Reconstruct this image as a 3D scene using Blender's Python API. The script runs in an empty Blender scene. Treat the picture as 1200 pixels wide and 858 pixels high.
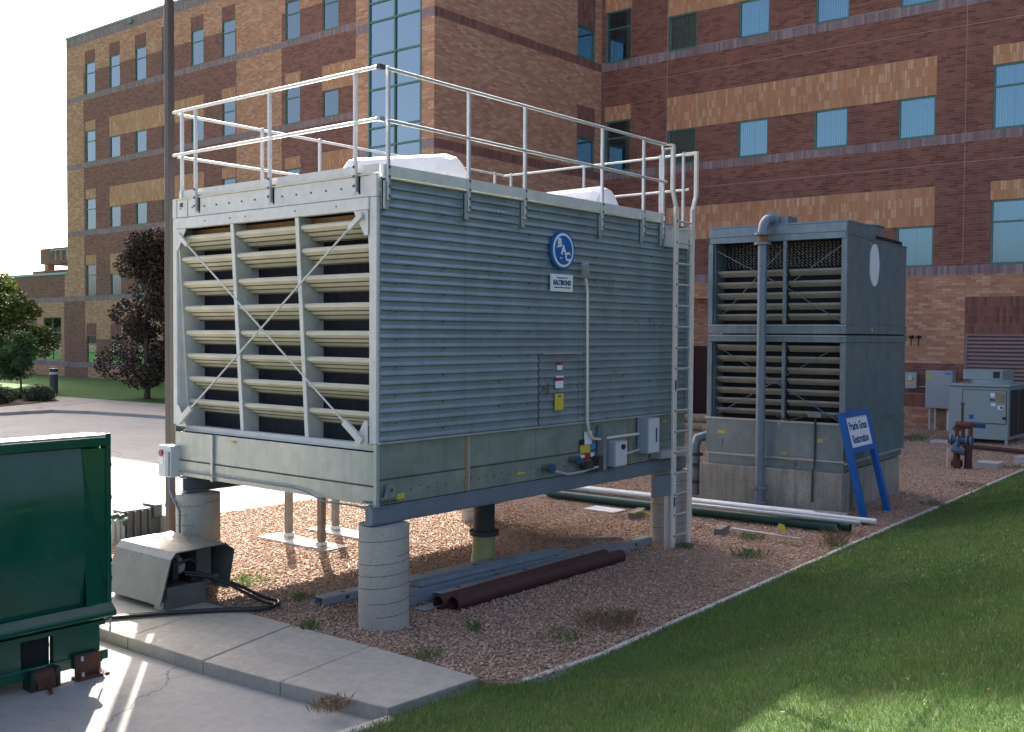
import bpy, bmesh, math, random
import numpy as np
from mathutils import Vector, Matrix
R = math.radians
random.seed(7)
rng = np.random.default_rng(11)
SC = bpy.context.scene
COL = SC.collection

# ---------------------------------------------------------------- camera
cam_d = bpy.data.cameras.new('camera'); cam = bpy.data.objects.new('camera', cam_d); COL.objects.link(cam)
F_PX, YAW, PIT, ROLL = 1235.264, 0.6872, 0.0303, 0.0063
CAM = Vector((-7.6157, -8.0802, 3.1132))
fw = Vector((math.cos(YAW)*math.cos(PIT), math.sin(YAW)*math.cos(PIT), -math.sin(PIT)))
rt = Vector((math.sin(YAW), -math.cos(YAW), 0)); up = rt.cross(fw)
r2 = math.cos(ROLL)*rt + math.sin(ROLL)*up; u2 = -math.sin(ROLL)*rt + math.cos(ROLL)*up
M = Matrix((r2, u2, -fw)).transposed().to_4x4(); M.translation = CAM
cam.matrix_world = M
cam_d.sensor_fit = 'HORIZONTAL'; cam_d.sensor_width = 36; cam_d.lens = F_PX/1200*36
cam_d.clip_start = .1; cam_d.clip_end = 3000
SC.camera = cam

# ---------------------------------------------------------------- light
SUN_EL, SUN_AZ = R(32.2), R(37.2)           # azimuth clockwise from +Y
w = bpy.data.worlds.new('World'); SC.world = w; w.use_nodes = True
nt = w.node_tree
sky = nt.nodes.new('ShaderNodeTexSky'); sky.sky_type = 'NISHITA'; sky.sun_disc = False
sky.sun_elevation = SUN_EL; sky.sun_rotation = SUN_AZ; sky.air_density = .45; sky.dust_density = 5.0; sky.ozone_density = .2
bg = nt.nodes['Background']; bg.inputs[1].default_value = 0.15
nt.links.new(sky.outputs[0], bg.inputs[0])
sd = bpy.data.lights.new('sun', 'SUN'); sd.energy = 4.8; sd.angle = R(.53); sd.color = (1, .93, .82)
so = bpy.data.objects.new('sun', sd); COL.objects.link(so)
sv = Vector((math.sin(SUN_AZ)*math.cos(SUN_EL), math.cos(SUN_AZ)*math.cos(SUN_EL), math.sin(SUN_EL)))
so.rotation_euler = sv.to_track_quat('Z', 'Y').to_euler(); so.location = (0, 0, 40)
SC.view_settings.view_transform = 'Standard'; SC.view_settings.look = 'None'
SC.view_settings.exposure = 1.74; SC.view_settings.gamma = 1

# ---------------------------------------------------------------- materials
MATS = {}
def newmat(name):
    m = bpy.data.materials.new(name); m.use_nodes = True; MATS[name] = m
    return m, m.node_tree, m.node_tree.nodes['Principled BSDF']
def lnk(t, a, b): t.links.new(a, b)
def ramp(t, fac, stops, interp='LINEAR'):
    n = t.nodes.new('ShaderNodeValToRGB'); n.color_ramp.interpolation = interp
    while len(n.color_ramp.elements) < len(stops): n.color_ramp.elements.new(.5)
    for e, (p, c) in zip(n.color_ramp.elements, stops): e.position = p; e.color = (*c, 1)
    lnk(t, fac, n.inputs[0]); return n.outputs[0]
def noise(t, vec, scale, detail=6, rough=.6):
    n = t.nodes.new('ShaderNodeTexNoise'); n.inputs['Scale'].default_value = scale
    n.inputs['Detail'].default_value = detail; n.inputs['Roughness'].default_value = rough
    lnk(t, vec, n.inputs['Vector']); return n.outputs[0]
def mixc(t, fac, a, b, mode='MIX'):
    n = t.nodes.new('ShaderNodeMix'); n.data_type = 'RGBA'; n.blend_type = mode
    for s, v in ((n.inputs[0], fac), (n.inputs[6], a), (n.inputs[7], b)):
        if isinstance(v, (int, float)): s.default_value = v
        elif isinstance(v, tuple): s.default_value = (*v, 1) if len(v) == 3 else v
        else: lnk(t, v, s)
    return n.outputs[2]
def mapping(t, src='Object', scale=(1, 1, 1), rot=(0, 0, 0)):
    c = t.nodes.new('ShaderNodeTexCoord'); m = t.nodes.new('ShaderNodeMapping')
    m.inputs['Scale'].default_value = scale; m.inputs['Rotation'].default_value = rot
    lnk(t, c.outputs[src], m.inputs[0]); return m.outputs[0]
def bump(t, h, strength, dist, bsdf):
    b = t.nodes.new('ShaderNodeBump'); b.inputs['Strength'].default_value = strength; b.inputs['Distance'].default_value = dist
    lnk(t, h, b.inputs['Height']); lnk(t, b.outputs[0], bsdf.inputs['Normal'])
def mix3(a, b, k): return tuple(x*(1-k)+y*k for x, y in zip(a, b))

def noisy(name, c, var=.25, scale=3, rough=.6, metal=0, bmp=.0, c2=None, streak=0, fine=None, spec=.5, wear=None):
    m, t, b = newmat(name)
    v = mapping(t)
    c2 = c2 or tuple(x*(1-var) for x in c)
    col = ramp(t, noise(t, v, scale), [(.3, c2), (.7, c)])
    if streak:
        vs = mapping(t, scale=(5, 5, .35))
        col = mixc(t, ramp(t, noise(t, vs, 2.5), [(.45, (0, 0, 0)), (.75, (streak,)*3)]), col, tuple(x*.45 for x in c))
    nf = noise(t, v, fine or scale*14, 3)
    col = mixc(t, .5, col, ramp(t, nf, [(.25, (.35,)*3), (.75, (.65,)*3)]), 'OVERLAY')
    if wear:
        wv = mapping(t, scale=(1, 1, wear[4]))
        col = mixc(t, ramp(t, noise(t, wv, wear[3], 9, .68), [(wear[5], (0, 0, 0)), (wear[5]+.05, (.85,)*3)]), col, wear[:3])
    lnk(t, col, b.inputs['Base Color'])
    rr = ramp(t, noise(t, v, scale*2), [(.3, (max(rough-.12, .02),)*3), (.7, (min(rough+.12, 1),)*3)])
    lnk(t, rr, b.inputs['Roughness'])
    b.inputs['Metallic'].default_value = metal
    b.inputs['Specular IOR Level'].default_value = spec
    if bmp: bump(t, nf, bmp, .01, b)
    return m

def brick_tex(name, cols, mortar, bw, bh, swap, rough=.9, msize=.008, offs=.5):
    """brick courses; swap picks which world axes run along the wall: 'YZ' or 'XZ'"""
    m, t, b = newmat(name)
    c = t.nodes.new('ShaderNodeTexCoord'); sep = t.nodes.new('ShaderNodeSeparateXYZ'); cmb = t.nodes.new('ShaderNodeCombineXYZ')
    lnk(t, c.outputs['Object'], sep.inputs[0])
    lnk(t, sep.outputs[1 if swap[0] == 'Y' else 0], cmb.inputs[0]); lnk(t, sep.outputs[2], cmb.inputs[1])
    br = t.nodes.new('ShaderNodeTexBrick'); lnk(t, cmb.outputs[0], br.inputs['Vector'])
    br.inputs['Scale'].default_value = 1; br.inputs['Brick Width'].default_value = bw; br.inputs['Row Height'].default_value = bh
    br.inputs['Mortar Size'].default_value = msize; br.inputs['Mortar Smooth'].default_value = .1; br.offset = offs
    br.inputs['Color1'].default_value = (0, 0, 0, 1); br.inputs['Color2'].default_value = (1, 1, 1, 1); br.inputs['Mortar'].default_value = (.5, .5, .5, 1)
    n = len(cols)
    col = ramp(t, br.outputs['Color'], [(i/(n-1), cc) for i, cc in enumerate(cols)])
    big = noise(t, cmb.outputs[0], .5, 4)
    col = mixc(t, .5, col, ramp(t, big, [(.3, (.4,)*3), (.7, (.6,)*3)]), 'OVERLAY')
    col = mixc(t, br.outputs['Fac'], col, mortar)
    lnk(t, col, b.inputs['Base Color']); b.inputs['Roughness'].default_value = rough
    inv = t.nodes.new('ShaderNodeMath'); inv.operation = 'SUBTRACT'; inv.inputs[0].default_value = 1; lnk(t, br.outputs['Fac'], inv.inputs[1])
    bump(t, inv.outputs[0], .6, .008, b)
    return m

def island(name, cols, rough=.85, metal=0, objrand=True, nscale=30, nvar=.15, spec=.4, bmp=0, trans=None, dry=None, stain=0):
    """one colour per mesh island (per piece), shifted per object"""
    m, t, b = newmat(name)
    g = t.nodes.new('ShaderNodeNewGeometry'); fac = g.outputs['Random Per Island']
    if objrand:
        oi = t.nodes.new('ShaderNodeObjectInfo'); a = t.nodes.new('ShaderNodeMath'); a.operation = 'ADD'
        lnk(t, fac, a.inputs[0]); lnk(t, oi.outputs['Random'], a.inputs[1])
        f = t.nodes.new('ShaderNodeMath'); f.operation = 'FRACT'; lnk(t, a.outputs[0], f.inputs[0]); fac = f.outputs[0]
    n = len(cols)
    col = ramp(t, fac, [(i/(n-1), cc) for i, cc in enumerate(cols)])
    nf = noise(t, mapping(t), nscale, 4)
    col = mixc(t, nvar*2, col, ramp(t, nf, [(.25, (.3,)*3), (.75, (.7,)*3)]), 'OVERLAY')
    if stain:
        sn = noise(t, mapping(t, scale=(.2, 1.3, .10)), 1.6, 7, .7)
        col = mixc(t, ramp(t, sn, [(.44, (0, 0, 0)), (.72, (stain,)*3)]), col, (.06, .045, .04))
        s2 = noise(t, mapping(t, scale=(.3, .35, .5)), .9, 5, .6)
        col = mixc(t, .45, col, ramp(t, s2, [(.3, (.38,)*3), (.7, (.62,)*3)]), 'OVERLAY')
    if dry:
        dn = noise(t, mapping(t, scale=(1, 2.2, 1), rot=(0, 0, .5)), .75, 5, .65)
        col = mixc(t, ramp(t, dn, [(.42, (0, 0, 0)), (.78, (dry[3],)*3)]), col, dry[:3])
    lnk(t, col, b.inputs['Base Color']); b.inputs['Roughness'].default_value = rough; b.inputs['Metallic'].default_value = metal
    b.inputs['Specular IOR Level'].default_value = spec
    if bmp: bump(t, nf, bmp, .01, b)
    if trans:
        tr = t.nodes.new('ShaderNodeBsdfTranslucent'); mx = t.nodes.new('ShaderNodeMixShader'); mx.inputs[0].default_value = trans
        lnk(t, col, tr.inputs[0]); lnk(t, b.outputs[0], mx.inputs[1]); lnk(t, tr.outputs[0], mx.inputs[2])
        lnk(t, mx.outputs[0], t.nodes['Material Output'].inputs[0])
    return m

# walls
DARKB = [(.165, .062, .042), (.215, .084, .058), (.24, .10, .072), (.26, .114, .086), (.295, .116, .078)]
TANB = [(.42, .192, .102), (.49, .238, .132), (.53, .268, .152), (.62, .37, .24), (.47, .208, .112)]
PURB = [(.215, .145, .145), (.29, .215, .215), (.26, .185, .19), (.36, .285, .29)]
TANP = [(.49, .232, .115), (.525, .26, .134), (.555, .288, .15), (.50, .238, .118), (.65, .41, .255), (.535, .268, .132)]
MORT = (.30, .24, .215)
for ax in ('YZ', 'XZ'):
    brick_tex('dark_brick_'+ax, DARKB, (.26, .19, .175), .305, .0925, ax)
    brick_tex('tan_brick_'+ax, TANB, (.34, .25, .18), .305, .0925, ax)
    brick_tex('purple_soldier_'+ax, PURB, (.26, .2, .2), .0985, .36, ax, offs=0)
    brick_tex('dark_soldier_'+ax, DARKB, (.2, .14, .135), .0985, .318, ax, offs=0)
    brick_tex('tan_soldier_'+ax, TANP, (.36, .24, .15), .0985, .318, ax, offs=0)
island('dark_brick_piece', DARKB, nscale=18, stain=.30); island('tan_brick_piece', TANB, nscale=18, stain=.22)
island('purple_piece', PURB, nscale=12, nvar=.25, stain=.35); island('tan_soldier_piece', TANP, nscale=12, nvar=.12, stain=.18)
noisy('mortar', MORT, .15, 4, .95)
noisy('joint_sealant', (.48, .38, .33), .1, 3, .9)
noisy('green_frame', (.075, .20, .155), .15, 3, .4)
noisy('copper_coping', (.22, .45, .38), .15, 3, .45)
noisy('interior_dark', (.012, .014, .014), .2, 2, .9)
noisy('interior_ceiling', (.25, .25, .2), .2, 2, .9)
noisy('blind_white', (.74, .76, .74), .06, 4, .8)
noisy('blind_green', (.50, .62, .46), .08, 4, .8)
noisy('brown_louver', (.26, .165, .15), .15, 4, .55)
noisy('dark_red_door', (.055, .012, .016), .2, 3, .5)
def glass(name, tint, refl, gl=(.85, .95, 1)):
    m, t, b = newmat(name)
    t.nodes.remove(b)
    tr = t.nodes.new('ShaderNodeBsdfTransparent'); tr.inputs[0].default_value = (*tint, 1)
    g = t.nodes.new('ShaderNodeBsdfGlossy'); g.inputs[0].default_value = (*gl, 1); g.inputs[1].default_value = .015
    mx = t.nodes.new('ShaderNodeMixShader')
    fr = t.nodes.new('ShaderNodeFresnel'); fr.inputs[0].default_value = 1.5
    ad = t.nodes.new('ShaderNodeMath'); ad.operation = 'ADD'; ad.use_clamp = True; ad.inputs[1].default_value = refl
    lnk(t, fr.outputs[0], ad.inputs[0]); lnk(t, ad.outputs[0], mx.inputs[0])
    lnk(t, tr.outputs[0], mx.inputs[1]); lnk(t, g.outputs[0], mx.inputs[2])
    lnk(t, mx.outputs[0], t.nodes['Material Output'].inputs[0])
glass('pane_glass', (.36, .68, .72), .19, (.76, .95, 1))
glass('curtain_glass', (.30, .48, .52), .34, (.75, .93, 1))

# ground
def ground_mat(name, c1, c2, c3, s1, s2, rough=.92, bmp=.3, bd=.01, var=.7, crack=0):
    m, t, b = newmat(name); v = mapping(t)
    col = ramp(t, noise(t, v, s1, 8), [(.3, c1), (.55, c2), (.75, c3)])
    n2 = noise(t, v, s2, 6, .7)
    col = mixc(t, var, col, ramp(t, n2, [(.3, (.28,)*3), (.7, (.72,)*3)]), 'OVERLAY')
    if crack:
        vo = t.nodes.new('ShaderNodeTexVoronoi'); vo.feature = 'DISTANCE_TO_EDGE'; vo.inputs['Scale'].default_value = crack
        nn = t.nodes.new('ShaderNodeTexNoise'); nn.inputs['Scale'].default_value = 1.2; nn.inputs['Detail'].default_value = 6; lnk(t, v, nn.inputs['Vector'])
        av = t.nodes.new('ShaderNodeVectorMath'); av.operation = 'MULTIPLY_ADD'; lnk(t, nn.outputs['Color'], av.inputs[0]); av.inputs[1].default_value = (1.1, 1.1, 0); lnk(t, v, av.inputs[2]); lnk(t, av.outputs[0], vo.inputs['Vector'])
        col = mixc(t, ramp(t, vo.outputs['Distance'], [(.0, (.75,)*3), (.0035, (0, 0, 0))]), col, (.09, .085, .08))
        col = mixc(t, ramp(t, noise(t, v, .9, 7, .7), [(.56, (0, 0, 0)), (.72, (.38,)*3)]), col, (.13, .125, .115))
        col = mixc(t, ramp(t, noise(t, v, 22, 3, .5), [(.70, (0, 0, 0)), (.74, (.5,)*3)]), col, (.15, .14, .13))
    lnk(t, col, b.inputs['Base Color']); b.inputs['Roughness'].default_value = rough; b.inputs['Specular IOR Level'].default_value = .3
    bump(t, n2, bmp, bd, b)
    return m
ground_mat('earth', (.10, .08, .055), (.12, .11, .06), (.08, .10, .05), .05, 3)
ground_mat('road_concrete', (.31, .305, .285), (.35, .34, .32), (.385, .375, .35), .35, 9, bmp=.08, var=.22, crack=.28)
ground_mat('slab_concrete', (.33, .31, .27), (.38, .355, .31), (.42, .39, .34), 1.1, 12, bmp=.08, var=.30, crack=.07)
ground_mat('pale_concrete', (.42, .40, .36), (.48, .46, .42), (.52, .50, .45), 2, 20, bmp=.1, var=.3)
ground_mat('gravel_base', (.30, .195, .145), (.36, .245, .185), (.24, .16, .12), .8, 30, bmp=.8, bd=.03)
ground_mat('mulch', (.10, .06, .045), (.14, .08, .06), (.08, .05, .04), 2, 30, bmp=.8, bd=.03)
ground_mat('lawn', (.03, .105, .012), (.045, .14, .018), (.055, .15, .02), .35, 20, bmp=.9, bd=.04)
ground_mat('turf_base', (.045, .095, .02), (.058, .115, .025), (.085, .11, .035), 1.2, 45, bmp=.9, bd=.03)
island('stone', [(.22, .14, .10), (.38, .235, .155), (.47, .305, .21), (.55, .385, .275), (.42, .255, .17), (.43, .32, .245), (.62, .48, .37)], objrand=False, nscale=40, nvar=.1)
# metals
noisy('galv_siding', (.255, .335, .36), .08, .9, .36, .45, streak=.16, fine=2.5)
noisy('galv_light', (.50, .52, .53), .12, 5, .42, .5)
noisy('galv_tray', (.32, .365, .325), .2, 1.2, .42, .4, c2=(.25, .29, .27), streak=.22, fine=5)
noisy('white_frame', (.66, .655, .615), .08, 2, .45, .05, fine=8)
noisy('cream_louver', (.66, .60, .455), .08, 1.5, .6, 0, fine=3, wear=(.42, .33, .20, 4, 1, .66))
noisy('fill_black', (.012, .013, .017), .4, 9, .75, 0, fine=60)
noisy('fill_edge', (.055, .060, .075), .5, 14, .7, 0)
noisy('galv_tray_bounce_lit', (.52, .52, .465), .2, 1.0, .40, .3, c2=(.44, .45, .40), streak=.2, fine=5)  # same tray metal, bounce light on the louvred end put into the colour
noisy('rust_stain', (.45, .27, .11), .4, 3, .7, .1, streak=.4)
noisy('beam_grey', (.20, .24, .28), .12, 2, .5, .3, streak=.15, wear=(.20, .12, .07, 5, .5, .68))
noisy('rail_galv', (.60, .61, .61), .1, 8, .38, .45)
noisy('ladder_alu', (.80, .73, .64), .12, 6, .42, .25)
noisy('cover_white', (.82, .81, .78), .04, 2, .5)
noisy('old_galv', (.235, .30, .33), .25, 1.6, .42, .45, streak=.35, fine=5, wear=(.40, .44, .46, 1.4, .6, .66))
noisy('old_galv_side', (.19, .275, .32), .14, 1.2, .42, .45, streak=.2, fine=4)
noisy('old_louver', (.34, .325, .26), .3, 4, .65, .1)
noisy('old_fill', (.13, .135, .125), .6, 26, .8, 0, fine=70)
noisy('pipe_blue', (.19, .235, .285), .2, 3, .45, .25, streak=.2)
noisy('pier_concrete', (.45, .425, .37), .2, 2.4, .9, 0, .25, streak=.12)
noisy('stained_concrete', (.44, .405, .335), .45, 1.3, .92, 0, .25, streak=.95)
noisy('seam_dark', (.10, .10, .09), .3, 8, .9)
noisy('seam_rust', (.13, .095, .05), .4, 5, .9)
noisy('louver_groove_shade', (.15, .125, .085), .3, 6, .9)  # dark tone painting the thin shadow lines between louvre ribs
noisy('sign_blue', (.002, .115, .40), .1, 3, .4)
noisy('sign_white', (.78, .80, .82), .04, 3, .5)
noisy('ink_navy', (.02, .05, .16), .1, 3, .6)
noisy('box_grey', (.34, .37, .39), .08, 4, .45, .1)
noisy('box_pale', (.58, .61, .62), .06, 4, .45, .05)
noisy('black_plastic', (.018, .018, .02), .2, 6, .5)
noisy('hose_black', (.012, .012, .013), .2, 6, .38)
noisy('red_plastic', (.42, .03, .03), .15, 5, .4)
noisy('yellow_label', (.62, .50, .05), .08, 5, .6)
noisy('blue_label', (.05, .22, .55), .08, 5, .6)
noisy('brass_valve', (.30, .26, .18), .3, 9, .4, .7)
noisy('dumpster_green', (.002, .070, .044), .03, 1.1, .17, 0, fine=2, spec=.5, wear=(.07, .035, .022, 3.2, .6, .665))
noisy('dumpster_dark', (.006, .035, .020), .3, 4, .5)
noisy('rust_brown', (.13, .055, .038), .45, 6, .8, .2, .3)
noisy('rust_pipe', (.085, .036, .028), .3, 3, .7, .15, .15)
noisy('hood_grey', (.175, .185, .17), .10, 2.5, .35, .35, fine=6)
noisy('hood_dark', (.16, .165, .165), .2, 4, .5, .2)
noisy('pole_brown', (.075, .058, .053), .1, 3, .45)
noisy('pvc_white', (.74, .75, .75), .06, 5, .4)
noisy('pvc_green', (.012, .065, .052), .2, 3, .45)
noisy('timber', (.33, .27, .20), .35, 7, .85, 0, .25)
noisy('timber_grey', (.24, .22, .19), .35, 7, .9, 0, .25)
noisy('log_wood', (.42, .30, .17), .3, 6, .85)
noisy('orange_rust', (.33, .16, .08), .5, 12, .8, .1)
noisy('unit_green', (.29, .355, .345), .08, 3, .5, .1)
noisy('coil_dark', (.05, .055, .055), .3, 20, .6, .3)
noisy('valve_blue', (.05, .10, .17), .3, 7, .45)
noisy('rust_red', (.16, .045, .03), .35, 8, .7)
noisy('steel_blue', (.36, .43, .47), .18, 3, .42, .45, streak=.2)
noisy('yellow_pipe', (.34, .33, .13), .15, 4, .6)
noisy('dark_pipe', (.045, .047, .045), .3, 5, .6)
noisy('edging_stone', (.55, .52, .46), .25, 5, .9, 0, .2)
noisy('bollard_body', (.07, .08, .085), .1, 4, .45)
noisy('bark', (.085, .062, .048), .4, 9, .95, 0, .5)
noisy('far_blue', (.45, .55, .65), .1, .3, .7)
island('leaf_green', [(.06, .09, .02), (.095, .13, .03), (.14, .17, .045), (.07, .105, .026)], objrand=False, rough=.55, trans=.35)
island('leaf_young', [(.04, .10, .03), (.06, .13, .04), (.08, .16, .05)], objrand=False, rough=.55, trans=.35)
island('leaf_purple', [(.036, .028, .018), (.055, .038, .026), (.046, .050, .026), (.080, .048, .034), (.032, .036, .018)], objrand=False, rough=.55, trans=.15)
island('leaf_shrub', [(.03, .055, .022), (.045, .075, .03), (.025, .045, .02)], objrand=False, rough=.6, trans=.2)
island('leaf_weed', [(.075, .14, .045), (.095, .18, .055), (.13, .20, .065), (.19, .19, .085)], objrand=False, rough=.6, trans=.3)
island('leaf_dry', [(.25, .17, .10), (.33, .24, .14), (.19, .13, .08), (.15, .16, .08)], objrand=False, rough=.8, trans=.2)
island('grass_blade', [(.060, .150, .022), (.082, .188, .03), (.110, .218, .038), (.15, .24, .048), (.092, .20, .03), (.29, .265, .10)], objrand=False, rough=.5, trans=.3, nscale=.9, nvar=.36, dry=(.20, .20, .07, .62))
# ---------------------------------------------------------------- helpers
ORIG = {}
class MB:
    """collects geometry; build() links it as ONE mesh object (world coordinates unless local=True)"""
    def __init__(s): s.v = []; s.f = []; s.mi = []; s.sm = []; s.cur = 0; s.T = None
    def add(s, vs, fs, smooth=False):
        n = len(s.v)
        if s.T is not None: vs = [tuple(s.T @ Vector(p)) for p in vs]
        s.v += [tuple(p) for p in vs]
        for f in fs: s.f.append(tuple(i+n for i in f)); s.mi.append(s.cur); s.sm.append(smooth)
        return s
    def box(s, x0, x1, y0, y1, z0, z1):
        if x0 > x1: x0, x1 = x1, x0
        if y0 > y1: y0, y1 = y1, y0
        if z0 > z1: z0, z1 = z1, z0
        return s.add([(x0,y0,z0),(x1,y0,z0),(x1,y1,z0),(x0,y1,z0),(x0,y0,z1),(x1,y0,z1),(x1,y1,z1),(x0,y1,z1)],
              [(0,3,2,1),(4,5,6,7),(0,1,5,4),(1,2,6,5),(2,3,7,6),(3,0,4,7)])
    def bar(s, a, b, w, h, upv=(0,0,1)):
        a = Vector(a); b = Vector(b); d = (b-a).normalized(); u = Vector(upv)
        if abs(d.dot(u)) > .98: u = Vector((1,0,0))
        sx = d.cross(u).normalized()*w/2; sy = sx.cross(d).normalized()*h/2
        vs = [a-sx-sy,a+sx-sy,a+sx+sy,a-sx+sy,b-sx-sy,b+sx-sy,b+sx+sy,b-sx+sy]
        return s.add(vs, [(0,1,2,3),(7,6,5,4),(0,4,5,1),(1,5,6,2),(2,6,7,3),(3,7,4,0)])
    def tube(s, pts, r, n=10, cap=True, hollow=0):
        pts = [Vector(p) for p in pts]; rs = r if isinstance(r, (list, tuple)) else [r]*len(pts)
        rings = []; prev = None
        for i, p in enumerate(pts):
            d = (pts[min(i+1, len(pts)-1)] - pts[max(i-1, 0)]).normalized()
            if prev is None:
                a = Vector((0,0,1)) if abs(d.z) < .9 else Vector((1,0,0)); x = d.cross(a).normalized()
            else: x = (prev - d*prev.dot(d)).normalized()
            prev = x; y = d.cross(x)
            rings.append([p + (x*math.cos(2*math.pi*k/n) + y*math.sin(2*math.pi*k/n))*rs[i] for k in range(n)])
        vs = [q for g in rings for q in g]; fs = []
        for i in range(len(pts)-1):
            for k in range(n): fs.append((i*n+k, i*n+(k+1)%n, (i+1)*n+(k+1)%n, (i+1)*n+k))
        s.add(vs, fs, True)
        if cap and not hollow: s.add(rings[0], [tuple(range(n-1,-1,-1))]); s.add(rings[-1], [tuple(range(n))])
        if hollow:
            for e, g in ((0, rings[0]), (-1, rings[-1])):
                c = pts[e]; inn = [c + (q-c)*(1-hollow) for q in g]
                dep = (pts[1]-pts[0]).normalized()*(.25 if e == 0 else -.25)
                back = [q+dep for q in inn]
                s.add(list(g)+inn, [(k, (k+1)%n, n+(k+1)%n, n+k) if e else (k, n+k, n+(k+1)%n, (k+1)%n) for k in range(n)])
                s.add(inn+back, [(k, n+k, n+(k+1)%n, (k+1)%n) if e == 0 else (k, (k+1)%n, n+(k+1)%n, n+k) for k in range(n)], True)
                s.add(back, [tuple(range(n))])
        return s
    def cyl(s, c, r, z0, z1, n=32, r1=None):
        return s.tube([(c[0],c[1],z0),(c[0],c[1],z1)], [r, r1 or r], n)
    def prism(s, poly, axis, a, b):
        """poly in the two remaining axes (order x,y,z without axis), extruded a..b"""
        def P(q, t):
            if axis == 'x': return (t, q[0], q[1])
            if axis == 'y': return (q[0], t, q[1])
            return (q[0], q[1], t)
        n = len(poly); vs = [P(q,a) for q in poly]+[P(q,b) for q in poly]
        fs = [tuple(range(n)), tuple(range(2*n-1, n-1, -1))]+[(k, n+k, n+(k+1)%n, (k+1)%n) for k in range(n)]
        return s.add(vs, fs)
    def quad(s, a, b, c, d): return s.add([a,b,c,d], [(0,1,2,3)])
    def build(s, name, mats, parent=None, bevel=0, local=False, kind=None, fix=True):
        me = bpy.data.meshes.new(name)
        o0 = Vector((0,0,0)) if (local or parent is None) else ORIG.get(parent.name, Vector((0,0,0)))
        me.from_pydata([(x-o0.x, y-o0.y, z-o0.z) for x, y, z in s.v], [], s.f)
        if isinstance(mats, str): mats = [mats]
        for m in mats: me.materials.append(MATS[m])
        me.polygons.foreach_set('material_index', s.mi); me.polygons.foreach_set('use_smooth', s.sm); me.update()
        if fix:
            bm = bmesh.new(); bm.from_mesh(me); bmesh.ops.recalc_face_normals(bm, faces=bm.faces); bm.to_mesh(me); bm.free()
        o = bpy.data.objects.new(name, me); COL.objects.link(o)
        if parent: o.parent = parent; ORIG[o.name] = o0
        if bevel:
            b = o.modifiers.new('edge', 'BEVEL'); b.width = bevel; b.segments = 2; b.limit_method = 'ANGLE'; b.angle_limit = R(40)
        if kind: o['kind'] = kind
        return o
def thing(name, label, cat, loc=(0,0,0), rz=0, group=None):
    o = bpy.data.objects.new(name, None); COL.objects.link(o); o.empty_display_size = .2
    o.location = loc; o.rotation_euler = (0,0,rz); o['label'] = label; o['category'] = cat
    if group: o['group'] = group
    ORIG[o.name] = Vector(loc); return o
def tag(o, label, cat, group=None):
    o['label'] = label; o['category'] = cat
    if group: o['group'] = group
    return o
def copy_tree(o, parent=None):
    c = o.copy(); COL.objects.link(c)
    if parent: c.parent = parent
    ORIG[c.name] = ORIG.get(o.name, Vector((0,0,0)))
    for ch in list(o.children): copy_tree(ch, c)
    return c
def raw_mesh(name, verts, faces, mat, parent=None, kind=None, smooth=False):
    """numpy verts (N,3) and same-size faces (M,k)"""
    me = bpy.data.meshes.new(name); k = faces.shape[1]
    me.vertices.add(len(verts)); me.vertices.foreach_set('co', np.ascontiguousarray(verts, dtype=np.float32).ravel())
    me.loops.add(faces.size); me.loops.foreach_set('vertex_index', np.ascontiguousarray(faces, dtype=np.int32).ravel())
    me.polygons.add(len(faces)); me.polygons.foreach_set('loop_start', np.arange(0, faces.size, k, dtype=np.int32))
    me.polygons.foreach_set('loop_total', np.full(len(faces), k, dtype=np.int32))
    if smooth: me.polygons.foreach_set('use_smooth', np.ones(len(faces), dtype=bool))
    me.update(calc_edges=True); me.validate(); me.materials.append(MATS[mat])
    o = bpy.data.objects.new(name, me); COL.objects.link(o)
    if parent: o.parent = parent
    if kind: o['kind'] = kind
    return o
def text_mesh(txt, size, bold=0, align='CENTER', ext=.002, sx=1):
    cu = bpy.data.curves.new('lettering', 'FONT'); cu.body = txt; cu.size = size; cu.align_x = align; cu.align_y = 'CENTER'
    cu.offset = bold; cu.extrude = ext; cu.resolution_u = 3
    ob = bpy.data.objects.new('lettering', cu); COL.objects.link(ob)
    dg = bpy.context.evaluated_depsgraph_get(); me = bpy.data.meshes.new_from_object(ob.evaluated_get(dg))
    bpy.data.objects.remove(ob)
    for v in me.vertices: v.co.x *= sx
    return me
def text_part(name, txt, size, mat, parent, mtx, bold=0, sx=1, ext=.002):
    me = text_mesh(txt, size, bold, ext=ext, sx=sx); me.materials.clear(); me.materials.append(MATS[mat])
    o = bpy.data.objects.new(name, me); COL.objects.link(o); o.parent = parent
    o0 = ORIG.get(parent.name, Vector((0,0,0))); o.matrix_local = Matrix.Translation(-o0) @ mtx
    return o
def structure(o): o['kind'] = 'structure'; return o
FACE_B = Matrix(((1,0,0,0),(0,0,-1,0),(0,1,0,0),(0,0,0,1)))      # text lying in XZ, facing -Y
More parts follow.
